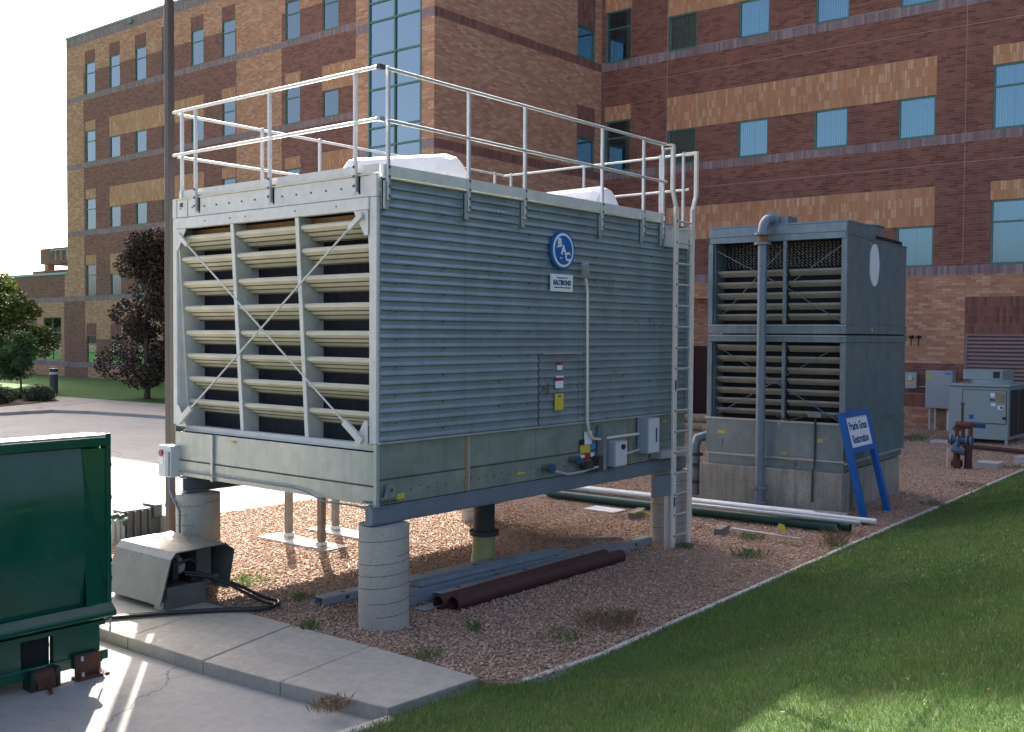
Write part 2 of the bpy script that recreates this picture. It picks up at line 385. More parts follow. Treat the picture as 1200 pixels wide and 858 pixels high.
# ---------------------------------------------------------------- ground
def sheet(name, poly, z, mat, depth=.0):
    m = MB()
    if depth: m.prism(poly, 'z', z-depth, z)
    else: m.add([(x, y, z) for x, y in poly], [tuple(range(len(poly)))])
    o = m.build(name, mat); structure(o); return o
sheet('ground', [(-260,-260),(260,-260),(260,260),(-260,260)], -.16, 'earth')
sheet('road', [(-70,-1.75),(-.55,-1.75),(-.55,7.3),(8.2,7.5),(10.5,14.5),(19,15.5),(19,33),(-70,33)], -.10, 'road_concrete')
GRAV = [(-.52,-2.25),(9.3,-1.98),(28.73,-1.55),(28.73,17.05),(11,14.5),(8.2,7.4),(-.52,7.3)]
sheet('gravel_bed', GRAV, 0, 'gravel_base', .15)
sheet('sidewalk', [(-70,32.2),(12.9,32.2),(13.6,30.6),(13.9,29),(14.4,26),(15.2,15.6),(18.7,15.6),(18.7,60),(-70,60)], .02, 'slab_concrete', .14)
sheet('lawn', [(17.95,15.6),(28.72,15.6),(28.72,140),(-90,140),(-90,60),(10,48),(17.2,43),(17.45,40),(17.9,32)], .035, 'lawn', .1)
sheet('mulch_bed', [(-12,36.6),(12.2,35.2),(14.2,36.2),(15.9,37.4),(16.6,40),(16.4,43.2),(10,47.8),(-12,48)], .045, 'mulch', .1)
# concrete walk in front of the cooling tower: four slabs with open joints
walk = thing('walkway', 'x', 'x'); del walk['label']; del walk['category']; structure(walk)
Fp = [(-1.61,-1.86),(-1.77,-.65),(-1.86,.38),(-1.90,1.62),(-1.93,4.3)]; Bp = [(-.535,-1.92),(-.51,-.47),(-.53,.72),(-.56,1.95),(-.58,4.5)]
for i in range(4):
    g = .006
    m = MB(); m.prism([(Fp[i][0],Fp[i][1]+g),(Bp[i][0],Bp[i][1]+g),(Bp[i+1][0],Bp[i+1][1]-g),(Fp[i+1][0],Fp[i+1][1]-g)], 'z', -.15, .03 - .004*(i % 2))
    m.build('slab', 'slab_concrete', walk, bevel=.012)
m = MB(); m.bar((-1.63,-1.93,-.09),(-4.5,-1.62,-.09),.12,.14); m.build('kerb', 'pale_concrete', walk, bevel=.01)

def bank_y0(x):
    if x < -.6: return -1.99
    if x < -.15: return -1.99 - .38*(x+.6)/.45
    if x < 9.5: return -2.37 + .33*(x+.15)/9.65
    return -2.04 + .03*(x-9.5)
def bank_z(x, y):
    d = bank_y0(x) - y
    if d < 0: return 0
    s = min(d, 4.2); z = .268*s*s/(s+.35) + .12*min(max(d-4.2, 0), 4)
    return z + .03*math.sin(x*.7+y*.9)*min(1, d)
xs = np.concatenate([np.linspace(-14, 12, 80), np.linspace(12.6, 40, 30)]); ts = np.concatenate([np.linspace(0, 1, 6)**1.5*.8, np.linspace(1, 14, 34)])
V = []; Fc = []
for x in xs:
    for t in ts:
        y = bank_y0(x) - t; V.append((x, y, bank_z(x, y) - (.02 if t == 0 else 0)))
nt_ = len(ts)
for i in range(len(xs)-1):
    for j in range(nt_-1): Fc.append((i*nt_+j, i*nt_+j+1, (i+1)*nt_+j+1, (i+1)*nt_+j))
o = raw_mesh('grass_bank', np.array(V), np.array(Fc), 'turf_base', smooth=True); structure(o)

# stone edging between gravel and turf
edg = thing('edging', 'x', 'x'); del edg['label']; del edg['category']; structure(edg)
ex = -.28
while ex < 19:
    L = 1.18
    a = Vector((ex, bank_y0(ex)+.035, .0)); b = Vector((ex+L-.012, bank_y0(ex+L)+.035+random.uniform(-.006,.006), random.uniform(-.006,.008)))
    m = MB(); m.bar(a+Vector((0,0,-.028)), b+Vector((0,0,-.028)), .075, .085); m.build('edging_strip', 'edging_stone', edg, bevel=.014); ex += L

# loose stones of the gravel bed
def scatter(n, x0, x1, y0, y1, accept):
    out = np.zeros((0, 2))
    while len(out) < n:
        p = np.stack([rng.uniform(x0, x1, n*2), rng.uniform(y0, y1, n*2)], 1)
        d = np.hypot(p[:, 0]-CAM.x, p[:, 1]-CAM.y)
        keep = rng.uniform(0, 1, len(p)) < np.minimum(1, (8.5/d)**1.6)
        keep &= accept(p); out = np.concatenate([out, p[keep]])
    return out[:n]
P = scatter(95000, -.5, 13, -2.4, 7.2, lambda p: (p[:, 1] > np.array([bank_y0(x)+.07 for x in p[:, 0]])))
n = len(P)
base = np.array([(1,0,0),(-1,0,0),(0,1,0),(0,-1,0),(0,0,1),(0,0,-1)], float)
fo = np.array([(0,2,4),(2,1,4),(1,3,4),(3,0,4),(2,0,5),(1,2,5),(3,1,5),(0,3,5)])
sz = rng.uniform(.0085, .019, (n, 1)) * rng.choice([1, 1, 1.0, 1.35], (n, 1))
v = base[None]*rng.uniform(.7, 1.25, (n, 6, 1)) + rng.normal(0, .22, (n, 6, 3))
v *= sz[:, :, None] * np.array([1.15, .9, .62])
a = rng.uniform(0, 2*np.pi, n); c, s = np.cos(a)[:, None], np.sin(a)[:, None]
vx = v[..., 0]*c - v[..., 1]*s; vy = v[..., 0]*s + v[..., 1]*c
til = rng.normal(0, .3, (n, 1)); vz = v[..., 2] + vx*til
verts = np.stack([vx+P[:, 0:1], vy+P[:, 1:2], vz+.004+rng.uniform(0, .012, (n, 1))], 2).reshape(-1, 3)
faces = (fo[None] + (np.arange(n)*6)[:, None, None]).reshape(-1, 3)
FAR = np.stack([rng.uniform(12.5, 28.5, 60000), rng.uniform(-2.0, 9, 60000)], 1)
FAR = FAR[FAR[:, 1] > np.array([bank_y0(x)+.1 for x in FAR[:, 0]])]; k = len(FAR)
v2_ = (base[None]*rng.uniform(.7, 1.25, (k, 6, 1)) + rng.normal(0, .2, (k, 6, 3)))*rng.uniform(.014, .032, (k, 1, 1))*np.array([1.1, 1, .6])
v2_[..., 0] += FAR[:, 0:1]; v2_[..., 1] += FAR[:, 1:2]; v2_[..., 2] += .006
faces = np.concatenate([faces, (fo[None] + (np.arange(k)*6)[:, None, None]).reshape(-1, 3) + len(verts)]); verts = np.concatenate([verts, v2_.reshape(-1, 3)])
o = raw_mesh('gravel', verts, faces, 'stone', kind='stuff')
# blades of the turf on the bank
P = scatter(330000, -6.5, 24, -8.5, -1.8, lambda p: (p[:, 1] < np.array([bank_y0(x)+.0 for x in p[:, 0]])+np.abs(rng.normal(0,.028,len(p)))*rng.choice([1,1,1.8],len(p))) & ((p[:, 0]-CAM.x)*.773+(p[:, 1]-CAM.y)*.634 > 2.2))
n = len(P); z = np.array([bank_z(x, y) for x, y in P])
d = np.hypot(P[:, 0]-CAM.x, P[:, 1]-CAM.y)
patch = np.sin(P[:, 0]*1.1+2*np.sin(P[:, 1]*.8))*np.sin(P[:, 1]*1.7+P[:, 0]*.4)
h = rng.uniform(.018, .042, n)*(1+.2*patch); wd = rng.uniform(.0022, .0040, n)*np.clip(d/6, 1, 3)
a = rng.uniform(0, 2*np.pi, n); lean = rng.normal(0, .45, (n, 2))*h[:, None] + np.array([.012, .006])
dx = np.cos(a)*wd; dy = np.sin(a)*wd
v0 = np.stack([P[:, 0]-dx, P[:, 1]-dy, z-.004], 1); v1 = np.stack([P[:, 0]+dx, P[:, 1]+dy, z-.004], 1)
v2 = np.stack([P[:, 0]+lean[:, 0]+dx*.12, P[:, 1]+lean[:, 1]+dy*.12, z+h], 1)
verts = np.stack([v0, v1, v2], 1).reshape(-1, 3); faces = np.arange(3*n).reshape(-1, 3)
raw_mesh('grass', verts, faces, 'grass_blade', kind='stuff')

# fallen leaves and twigs on the turf and the gravel
def litter(name, n, x0, x1, y0, y1, seed, mat, sz):
    q = np.random.default_rng(seed); px = q.uniform(x0, x1, n); py = q.uniform(y0, y1, n)
    pz = np.array([bank_z(a, b) for a, b in zip(px, py)]) + np.where(py < -2.3, .045, .022)
    u = q.normal(0, 1, (n, 3)); u[:, 2] *= .3; u /= np.linalg.norm(u, axis=1)[:, None]; w_ = np.cross(u, np.array([0, 0, 1.])) + q.normal(0, .25, (n, 3)); s_ = sz*q.uniform(.5, 1.3, n)[:, None]
    c = np.stack([px, py, pz], 1); v = np.stack([c-u*s_, c+w_*s_*.5, c+u*s_, c-w_*s_*.5], 1).reshape(-1, 3)
    raw_mesh(name, v, np.arange(n*4).reshape(-1, 4), mat, kind='stuff')
litter('fallen_leaves', 420, -5, 14, -7.5, -1.9, 3, 'leaf_dry', .014); litter('gravel_litter', 500, -.4, 12, -1.9, 7, 4, 'leaf_dry', .014)
# ---------------------------------------------------------------- sky line far left
t = thing('distant_building', 'pale flat roofed building seen far off beyond the green tree', 'building', (12, 190, 0))
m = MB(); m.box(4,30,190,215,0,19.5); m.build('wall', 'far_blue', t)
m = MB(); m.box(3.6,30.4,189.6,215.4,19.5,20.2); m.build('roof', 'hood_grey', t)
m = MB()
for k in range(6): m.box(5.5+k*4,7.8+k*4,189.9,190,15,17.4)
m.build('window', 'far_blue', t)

# ---------------------------------------------------------------- hospital building
X2, XT, YT, YE, ZR = 28.73, 18.72, 17.05, 60.95, 22.8
bld = thing('brick_building', 'long four storey building banded in dark and tan brick behind the cooling towers', 'building', (X2, YT, 0))
SILL = [1.04, 5.48, 9.83, 14.30, 18.76]
MIDX = {'dark': 'dark_brick_', 'tan': 'tan_brick_', 'purple': 'purple_soldier_', 'dsol': 'dark_soldier_', 'tsol': 'tan_soldier_', 'mortar': 'mortar', 'rev': 'dark_brick_'}
KEYS = list(MIDX)
class Facade:
    def __init__(s, plane, val, a0, a1, z0, z1, base):
        s.plane, s.val, s.a0, s.a1, s.z0, s.z1, s.base = plane, val, a0, a1, z0, z1, base; s.p = []; s.h = []
    def patch(s, a0, a1, z0, z1, mat): s.p.append((a0, a1, z0, z1, mat))
    def hole(s, a0, a1, z0, z1): s.h.append((a0, a1, z0, z1))
    def at(s, a, z):
        for q in s.h:
            if q[0] < a < q[1] and q[2] < z < q[3]: return None
        for q in reversed(s.p):
            if q[0] < a < q[1] and q[2] < z < q[3]: return q[4]
        return s.base
    def P(s, a, z, d=0): return (s.val+d, a, z) if s.plane == 'x' else (a, s.val+d, z)
    def cells(s):
        A = sorted({s.a0, s.a1, *[min(max(q[i], s.a0), s.a1) for q in s.p+s.h for i in (0, 1)]})
        Z = sorted({s.z0, s.z1, *[min(max(q[i], s.z0), s.z1) for q in s.p+s.h for i in (2, 3)]})
        for i in range(len(A)-1):
            if A[i+1]-A[i] < 1e-4: continue
            for j in range(len(Z)-1):
                if Z[j+1]-Z[j] < 1e-4: continue
                m = s.at((A[i]+A[i+1])/2, (Z[j]+Z[j+1])/2)
                if m: yield A[i], A[i+1], Z[j], Z[j+1], m
    def build(s, parent, plain=None, depth=.2):
        ax = 'YZ' if s.plane == 'x' else 'XZ'; mb = MB()
        for a0, a1, z0, z1, m in s.cells():
            if plain and plain(a0, a1, z0, z1): m = 'mortar'
            mb.cur = KEYS.index(m); mb.quad(s.P(a0,z0), s.P(a1,z0), s.P(a1,z1), s.P(a0,z1))
        mb.cur = KEYS.index('rev')
        for a0, a1, z0, z1 in s.h:
            for p, q in (((a0,z0),(a1,z0)),((a1,z0),(a1,z1)),((a1,z1),(a0,z1)),((a0,z1),(a0,z0))):
                mb.quad(s.P(*p), s.P(*q), s.P(*q, depth), s.P(*p, depth))
        return mb.build('wall', [MIDX[k]+(ax if MIDX[k].endswith('_') else '') for k in KEYS], parent, fix=False)

# windows: prototype frames, then copies
def make_window(wd, ht, transom, blind, plane='x', variant=0):
    """at origin, spanning +a and +z, outside towards negative depth"""
    def B(m, a0, a1, d0, d1, z0, z1): return m.box(d0,d1,a0,a1,z0,z1) if plane == 'x' else m.box(a0,a1,d0,d1,z0,z1)
    f = MB(); fr = .055
    B(f,0,fr,.03,.13,0,ht); B(f,wd-fr,wd,.03,.13,0,ht); B(f,fr,wd-fr,.03,.13,0,fr); B(f,fr,wd-fr,.03,.13,ht-fr,ht)
    tz = ht*.66 if transom else None
    if transom: B(f,fr,wd-fr,.035,.125,tz-.03,tz+.03)
    B(f,-.0,wd,-.012,.03,-.035,-.002)
    w_ = f.build('window', 'green_frame', bld, local=True)
    for z0, z1 in ([(fr, tz-.03), (tz+.03, ht-fr)] if transom else [(fr, ht-fr)]):
        p = MB(); B(p,fr,wd-fr,.075,.083,z0,z1); p.build('pane', 'pane_glass', w_, local=True)
    if blind:
        b = MB(); n = int((wd-2*fr)/.085)
        for k in range(n):
            if variant == 1 and k in (6,): continue
            if variant == 2 and k > n-3: continue
            a0 = fr+k*(wd-2*fr)/n; tw = random.uniform(.01,.03)
            if plane == 'x': b.add([(.16,a0+.004,fr),(.16+tw,a0+.082,fr),(.16+tw,a0+.082,ht-fr),(.16,a0+.004,ht-fr)],[(0,1,2,3)])
            else: b.add([(a0+.004,.16,fr),(a0+.082,.16+tw,fr),(a0+.082,.16+tw,ht-fr),(a0+.004,.16,ht-fr)],[(0,1,2,3)])
        b.build('blind', blind, w_, local=True)
    return w_
PROTO = {}
def put_window(a0, z0, wd, ht, transom, blind, plane='x', val=X2):
    key = (wd, ht, transom, blind, plane, random.choice((0, 0, 1, 2)) if blind else 0)
    loc = Vector((val, a0, z0)) if plane == 'x' else Vector((a0, val, z0))
    if key not in PROTO: o = PROTO[key] = make_window(*key)
    else: o = copy_tree(PROTO[key], bld)
    o.location = loc - ORIG[bld.name]; return o
WW, HS, HT = 1.24, 1.36, 2.06
fac = Facade('x', X2, -45, YE, 0, ZR, 'dark')
LCOL = [57.2, 54.17, 51.14, 48.16, 45.11, 42.07, 36.4, 33.36, 30.33, 27.3, 24.27]
RCOL = [15.6, 12.58, 9.55, 6.52, 3.51, .47]+[-2.56-3.03*k for k in range(10)]
TALL = {57.2, 42.07, 36.4, 15.6, .47, 24.27}
wins = []
# tan fields
fac.patch(21, YE, 20.22, 22.16, 'tan'); fac.patch(-45, YT, 20.22, 22.16, 'tan')
fac.patch(-45, YE, 22.16, ZR, 'purple')
fac.patch(21, 58.6, 2.62, 5.14, 'tan')
fac.patch(58.68, YE, 5.48, 22.16, 'tan'); fac.patch(37.95, 41.96, 1.04, 22.16, 'tan')
fac.patch(21, 58.3, 0, .70, 'tan')
fac.patch(2.45, 11.6, 2.21, 5.14, 'tan'); fac.patch(11.6, YT, 4.54, 5.14, 'tan'); fac.patch(-45, 2.45, 0, 5.14, 'tan')
fac.patch(2.45, 11.6, .73, 1.16, 'dsol'); fac.patch(2.45, 11.6, 0, .73, 'tan')
fac.patch(-3.2, 2.45, 3.22, 4.43, 'dsol')
for zs in SILL[1:]: fac.patch(-45, YE, zs-.34, zs, 'purple')
fac.patch(21, YE, .70, 1.04, 'purple')
for zs in SILL[1:4]:
    fac.patch(45.1, 55.45, zs+HS, zs+HS+1.29, 'tsol'); fac.patch(24.27+WW, 34.63, zs+HS, zs+HS+1.29, 'tsol')
    fac.patch(3.49, 13.87, zs+HS, zs+HS+1.29, 'tsol'); fac.patch(-14, -1.2, zs+HS, zs+HS+1.29, 'tsol')
for c_ in LCOL+RCOL:
    for k, zs in enumerate(SILL):
        left = c_ > 20
        if not left and k == 0: continue
        tall = c_ in TALL or k == 4 or k == 0
        ht = HT if tall else HS
        if k == 0: ht = 1.82
        fac.hole(c_, c_+WW, zs, zs+ht)
        if tall and 0 < k < 4: fac.patch(c_-.02, c_+WW+.02, zs+HT, zs+HT+.62, 'tsol')
        if k in (0, 4): fac.patch(c_-.02, c_+WW+.02, zs+ht, zs+ht+.78, 'dsol')
        if c_ > -4: wins.append((c_, zs, ht, tall, k))
fac.hole(11.6, 16.2, 0.02, 4.54)         # recessed entrance
fac.hole(-3.2, 2.43, 1.0, 3.22)          # louvred opening
NEAR = lambda a0, a1, z0, z1: a1 <= YT+.01 and a0 >= -3.25 and z1 < 17
fac.patch(-3.2, YT, 16.9, 16.91, 'dark')  # split line so the built brickwork ends on a course
fac.patch(-3.2, -3.19, 0, ZR, 'dark')
fac.build(bld, plain=lambda a0, a1, z0, z1: NEAR(a0, a1, z0, z1))
for c_, zs, ht, tall, k in wins:
    if c_ > 20: bl = 'blind_white' if k else None
    else: bl = None if c_ == 15.6 else ('blind_green' if c_ == 12.58 else 'blind_white')
    put_window(c_, zs, WW, ht, tall, bl)
# brickwork built brick by brick on the near wall
def proj(p):
    d_ = Vector(p)-CAM; w_ = d_.dot(fw); return 600+F_PX*d_.dot(r2)/w_, 429-F_PX*d_.dot(u2)/w_, w_
PIECES = {'dark': [], 'tan': [], 'purple': [], 'dsol': [], 'tsol': []}
def fill_rows(f, a_lo, a_hi, z_lo, z_hi, kinds, bw, bh, bond, zoff=None):
    k0 = int(math.floor(z_lo/bh)); k = k0
    while k*bh < z_hi:
        z0 = k*bh; zc = z0+bh/2; k += 1
        if zc < z_lo or zc > z_hi: continue
        br = sorted({a_lo, a_hi, *[q[i] for q in f.p+f.h for i in (0,1) if q[2] < zc < q[3] and a_lo < q[i] < a_hi]})
        for u0, u1 in zip(br[:-1], br[1:]):
            mt = f.at((u0+u1)/2, zc)
            if mt not in kinds: continue
            st = math.floor(u0/bw)*bw + (bw*.5 if (k % 2 and bond) else 0) - bw
            while st < u1:
                p0, p1 = max(st, u0), min(st+bw, u1); st += bw
                if p1-p0 > .03: PIECES[mt].append((p0+.005, p1-.005, z0+.005, z0+bh-.005))
fill_rows(fac, -3.2, YT, 0.0, 16.9, ('dark', 'tan'), .305, .0925, True)
for q in fac.p:
    if q[4] in ('purple', 'dsol', 'tsol') and q[3] < 17 and q[2] > .1:
        a_lo, a_hi = max(q[0], -3.2), min(q[1], YT)
        if a_hi-a_lo < .05: continue
        rows = max(1, round((q[3]-q[2])/.322)); rh = (q[3]-q[2])/rows; n_ = round((a_hi-a_lo)/.098); bw = (a_hi-a_lo)/n_
        for r_ in range(rows):
            for i in range(n_):
                a = a_lo+i*bw; zc = q[2]+(r_+.5)*rh
                if fac.at(a+bw/2, zc) == q[4]: PIECES[q[4]].append((a+.004, a+bw-.004, q[2]+r_*rh+.005, q[2]+(r_+1)*rh-.005))
PMAT = {'dark': 'dark_brick_piece', 'tan': 'tan_brick_piece', 'purple': 'purple_piece', 'dsol': 'dark_brick_piece', 'tsol': 'tan_soldier_piece'}
cand = []
for kd, lst in PIECES.items():
    for i, (a0, a1, z0, z1) in enumerate(lst):
        u, v_, d_ = proj((X2, (a0+a1)/2, (z0+z1)/2))
        if 1068 < u < 1196 and 2 < v_ < 500 and not (v_ > 425 and u > 1085): cand.append(((a1-a0)*(z1-z0)/d_**2*(1.6 if kd in ('tsol','purple') else 1), kd, i))
cand.sort(reverse=True); single = {(k, i) for _, k, i in cand[:300]}
PMESH = {}
for kd, lst in PIECES.items():
    mb = MB()
    for i, (a0, a1, z0, z1) in enumerate(lst):
        pr_ = random.uniform(.004, .009)
        if (kd, i) in single:
            key = (kd, round(a1-a0, 3), round(z1-z0, 3))
            if key not in PMESH:
                t_ = MB(); t_.box(-.007, .004, 0, key[1], 0, key[2]); o = t_.build('brick', PMAT[kd], bld, local=True); PMESH[key] = o.data
            else:
                o = bpy.data.objects.new('brick', PMESH[key]); COL.objects.link(o); o.parent = bld
            o.location = Vector((X2 + random.uniform(-.002, .002), a0, z0)) - ORIG[bld.name]
        else:
            x0, x1 = X2-pr_, X2+.002
            mb.add([(x0,a0,z0),(x0,a1,z0),(x0,a1,z1),(x0,a0,z1),(x1,a0,z0),(x1,a1,z0),(x1,a1,z1),(x1,a0,z1)], [(0,3,2,1),(0,1,5,4),(1,2,6,5),(2,3,7,6),(3,0,4,7)])
    if mb.v: mb.build('brickwork', PMAT[kd], bld, kind='stuff', fix=False)
m = MB()
for zs in (9.83, 14.3): m.box(X2-.0105, X2-.004, -3.2, YT-.02, zs-.985, zs-.972)
for y in (13.89, 2.55): m.box(X2-.0105, X2-.004, y-.006, y+.006, 5.5, 16.9)
m.build('control_joint', 'joint_sealant', bld, kind='stuff')
# solid mass behind the walls, flat roof and coping
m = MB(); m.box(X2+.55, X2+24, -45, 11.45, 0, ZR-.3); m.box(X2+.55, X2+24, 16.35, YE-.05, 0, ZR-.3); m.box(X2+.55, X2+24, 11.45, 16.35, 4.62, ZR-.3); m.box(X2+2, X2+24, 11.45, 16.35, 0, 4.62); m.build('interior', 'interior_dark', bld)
m = MB(); m.box(X2-.03, X2+.35, 21.03, YE+.04, ZR, ZR+.12); m.box(X2-.03, X2+.35, -45, YT-.03, ZR, ZR+.12); m.build('coping', 'copper_coping', bld)
m = MB(); m.quad((X2,YE,0),(X2+24,YE,0),(X2+24,YE,ZR),(X2,YE,ZR)); m.build('end_wall', 'tan_brick_XZ', bld)
m = MB(); m.box(X2+.36, X2+24, -45, YE, ZR-.28, ZR-.06); m.build('roof', 'hood_grey', bld)
m = MB(); m.box(X2-.11, X2, 52.6, 53.1, 22.45, 22.6); m.build('roof_outlet', 'green_frame', bld)
# ceilings and doorways seen through the clear panes
for zs in (9.83, 14.3):
    m = MB(); m.box(X2+.32, X2+.5, 15.75, 16.5, zs+1.35, zs+1.40); m.build('ceiling_light', 'blind_white', bld)
    m = MB(); m.box(X2+.4, X2+.44, 16.15, 16.62, zs+.05, zs+1.15); m.build('inner_door', 'blue_label', bld)
# recessed entrance
m = MB(); m.box(X2+.2, X2+1.7, 16.2, 16.3, 0, 4.54); m.box(X2+.2, X2+1.7, 11.5, 11.6, 0, 4.54); m.box(X2+.2, X2+1.7, 11.5, 16.3, 4.54, 4.6); m.box(X2+.9, X2+1.0, 11.6, 16.2, 2.68, 4.54)
m.build('porch', 'tan_brick_YZ', bld)
for y in (12.0, 13.02, 14.04):
    m = MB(); m.box(X2+.86, X2+.92, y, y+1.0, 0, 2.66); d_ = m.build('door', 'dark_red_door', bld)
    m = MB(); m.box(X2+.80, X2+.86, y+.06, y+.16, 1.0, 1.14); m.build('handle', 'galv_light', d_)
# louvre grille
m = MB(); m.box(X2-.03, X2+.1, 2.35, 2.43, 1.0, 3.22); m.box(X2-.03, X2+.1, -3.2, 2.35, 3.14, 3.22); m.box(X2-.03, X2+.1, -3.2, 2.35, 1.0, 1.07); g_ = m.build('grille', 'brown_louver', bld)
zz = 1.1
while zz < 3.1:
    m = MB(); m.add([(X2-.02,-3.2,zz),(X2-.02,2.35,zz),(X2-.005,2.35,zz+.075),(X2-.005,-3.2,zz+.075),(X2+.09,2.35,zz+.14),(X2+.09,-3.2,zz+.14)], [(0,1,2,3),(3,2,4,5)])
    m.build('slat', 'brown_louver', g_, fix=False); zz += .128
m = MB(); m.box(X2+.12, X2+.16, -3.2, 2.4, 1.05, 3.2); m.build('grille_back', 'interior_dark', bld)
# camera, pull station and two conduits on the wall
m = MB(); m.cyl((X2-.06, 5.02), .07, 2.85, 2.93, 12); m.box(X2-.06, X2, 4.98, 5.06, 2.87, 2.91); m.build('wall_lamp', 'galv_light', bld)
m = MB()
for y in (3.85, 4.1): m.box(X2-.16, X2, y, y+.1, 3.05, 3.15); m.box(X2-.03, X2, y+.07, y+.09, 2.8, 3.05)
m.build('wall_bracket', 'interior_dark', bld)
ZT = 21.78
# stair tower
ft = Facade('x', XT, YT, 21, 0, ZT, 'tan'); fr_ = Facade('y', YT, XT, X2, 0, ZT, 'tan')
for zs in SILL: ft.patch(YT, 21, zs-.34, zs, 'purple'); fr_.patch(XT, X2, zs-.34, zs, 'dsol')
ft.hole(17.66, 20.32, 1.0, 21.9)
for zs in SILL[1:4]:
    fr_.hole(27.04, 28.24, zs+.03, zs+1.28); fr_.patch(27.02, 28.27, zs+1.28, zs+2.55, 'dsol')
fr_.patch(XT, X2, 22.16, ZT, 'dsol'); ft.patch(YT, 21, 22.16, ZT, 'purple')
ft.build(bld); fr_.build(bld)
for zs in SILL[1:4]: put_window(27.04, zs+.03, 1.2, 1.25, False, None, 'y', YT)
m = MB(); m.box(XT+.6, X2-.01, YT+.6, 20.98, 0, ZT-.1); m.build('interior', 'interior_dark', bld)
m = MB(); m.quad((XT,21,0),(X2,21,0),(X2,21,ZT),(XT,21,ZT)); m.build('end_wall', 'tan_brick_XZ', bld)
m = MB(); m.box(XT-.03, X2, YT-.03, 21.03, ZT, ZT+.12); m.build('coping', 'copper_coping', bld)
cw = MB(); zl = []
for b_ in SILL:
    zl += [b_-.02, b_+.65, b_+2.03, b_+3.25]
zl = [1.03]+[z for z in zl if 1.2 < z < 21.6]+[21.87]
for y in (17.66, 18.94, 20.26): cw.box(XT-.02, XT+.1, y, y+.06, 1.0, 21.9)
for z in zl:
    cw.box(XT-.015, XT+.1, 17.72, 18.94, z-.03, z+.03); cw.box(XT-.015, XT+.1, 19.0, 20.26, z-.03, z+.03)
cwo = cw.build('curtain_wall', 'green_frame', bld)
for z0, z1 in zip(zl[:-1], zl[1:]):
    for y0, y1 in ((17.72, 18.94), (19.0, 20.26)):
        m = MB(); m.box(XT+.04, XT+.05, y0, y1, z0+.03, z1-.03); m.build('pane', 'curtain_glass', cwo)

# low wing with roof terrace at the far end
anx = thing('annex', 'low brick wing with roof terrace parapet past the end of the tall building', 'building', (29.4, 66, 0))
fa = Facade('x', 29.2, YE, 78, 0, 7.05, 'dark')
fa.patch(62.3, 66.2, 1.04, 5.14, 'tan'); fa.patch(YE, 62.2, 5.48, 7.05, 'tan'); fa.patch(YE, 78, 5.14, 5.48, 'purple'); fa.patch(YE, 78, .7, 1.04, 'purple'); fa.patch(62.3, 78, 0, .7, 'tan')
fa.hole(62.75, 65.2, 1.1, 4.1); fa.hole(66, 68.5, 1.1, 3.6)
keep = bld; 
fa.build(anx)
m = MB(); m.box(29.9, 45, YE+.02, 77.9, 0, 7.0); m.build('interior', 'interior_dark', anx)
m = MB(); m.box(29.14, 29.7, YE+.02, 78, 7.05, 7.2); m.build('coping', 'copper_coping', anx)
for y0, y1, zt in ((62.75, 65.2, 4.1), (66, 68.5, 3.6)):
    m = MB()
    for y in (y0, (y0+y1)/2-.03, y1-.06): m.box(29.24, 29.34, y, y+.06, 1.1, zt)
    m.box(29.245, 29.335, y0+.06, y1-.06, 3.0, 3.06); m.box(29.245, 29.335, y0+.06, y1-.06, 1.1, 1.16); m.box(29.245, 29.335, y0+.06, y1-.06, zt-.06, zt)
    w_ = m.build('window', 'green_frame', anx)
    m = MB(); m.box(29.28, 29.29, y0+.06, y1-.06, 1.16, zt-.06); m.build('pane', 'pane_glass', w_)
    m = MB(); m.box(29.6, 29.62, y0+.2, y0+.7, 1.2, 2.4); m.box(29.6, 29.62, y1-.9, y1-.4, 1.2, 2.9); m.build('blind', 'blind_white', w_)
m = MB(); m.box(30.2, 32.5, YE+.02, 67.6, 7.95, 9.1); m.build('terrace_beam', 'dark_brick_YZ', anx)
m = MB(); m.box(30.1, 32.6, YE+.02, 68.6, 7.2, 7.5); m.build('terrace_wall', 'dark_brick_YZ', anx)
for y in (61.2, 66.9):
    m = MB(); m.box(30.4, 30.9, y, y+.5, 7.5, 7.95); m.build('column', 'tan_brick_YZ', anx)
m = MB()
for y in (63.6, 64.4, 65.2): m.box(30.1, 30.18, y, y+.06, 8.2, 8.95)
m.box(30.1, 30.18, 63.5, 66, 8.88, 8.95); m.build('sign_frame', 'copper_coping', anx)
m = MB(); m.box(29.0, 29.2, 60.2, 60.45, 3.3, 3.55); m.build('wall_lamp', 'interior_dark', anx)
# ---------------------------------------------------------------- the near cooling tower
TL, TW = 6.36, 3.70
tw = thing('cooling_tower', 'large grey cooling tower with ribbed siding, cream louvres and white roof railing', 'cooling tower', (0, 0, 1.29))
def part(mb, name, mat, parent=None, **k): return mb.build(name, mat, parent or tw, **k)
# ribbed siding, five sheets and a door
def ribbed(x0, x1, z0, z1, y=0.0):
    m = MB(); pit = .0985; prof = []
    k = math.floor((z0-1.97)/pit)
    while True:
        b = 1.97 + k*pit; k += 1
        for dz, dy in ((0, -.002), (.004, -.023), (.010, -.027), (.020, -.025), (.034, -.018), (.050, -.0095), (.075, -.006), (.0965, -.0045)):
            if z0 <= b+dz <= z1: prof.append((b+dz, dy))
        if b > z1: break
    vs = [(x, y+dy, z) for z, dy in prof for x in (x0, x1)]
    m.add(vs, [(2*i, 2*i+1, 2*i+3, 2*i+2) for i in range(len(prof)-1)])
    return m
for x0, x1, z0, z1 in [(.03,1.36,1.97,4.745),(1.363,2.728,1.97,4.745),(3.583,5.03,1.97,4.745),(5.033,TL-.03,1.97,4.745),(2.731,3.58,2.86,4.745),(2.731,3.58,1.97,1.99)]:
    if z1-z0 > .1: part(ribbed(x0, x1, z0, z1), 'siding_sheet', 'galv_siding', fix=False)
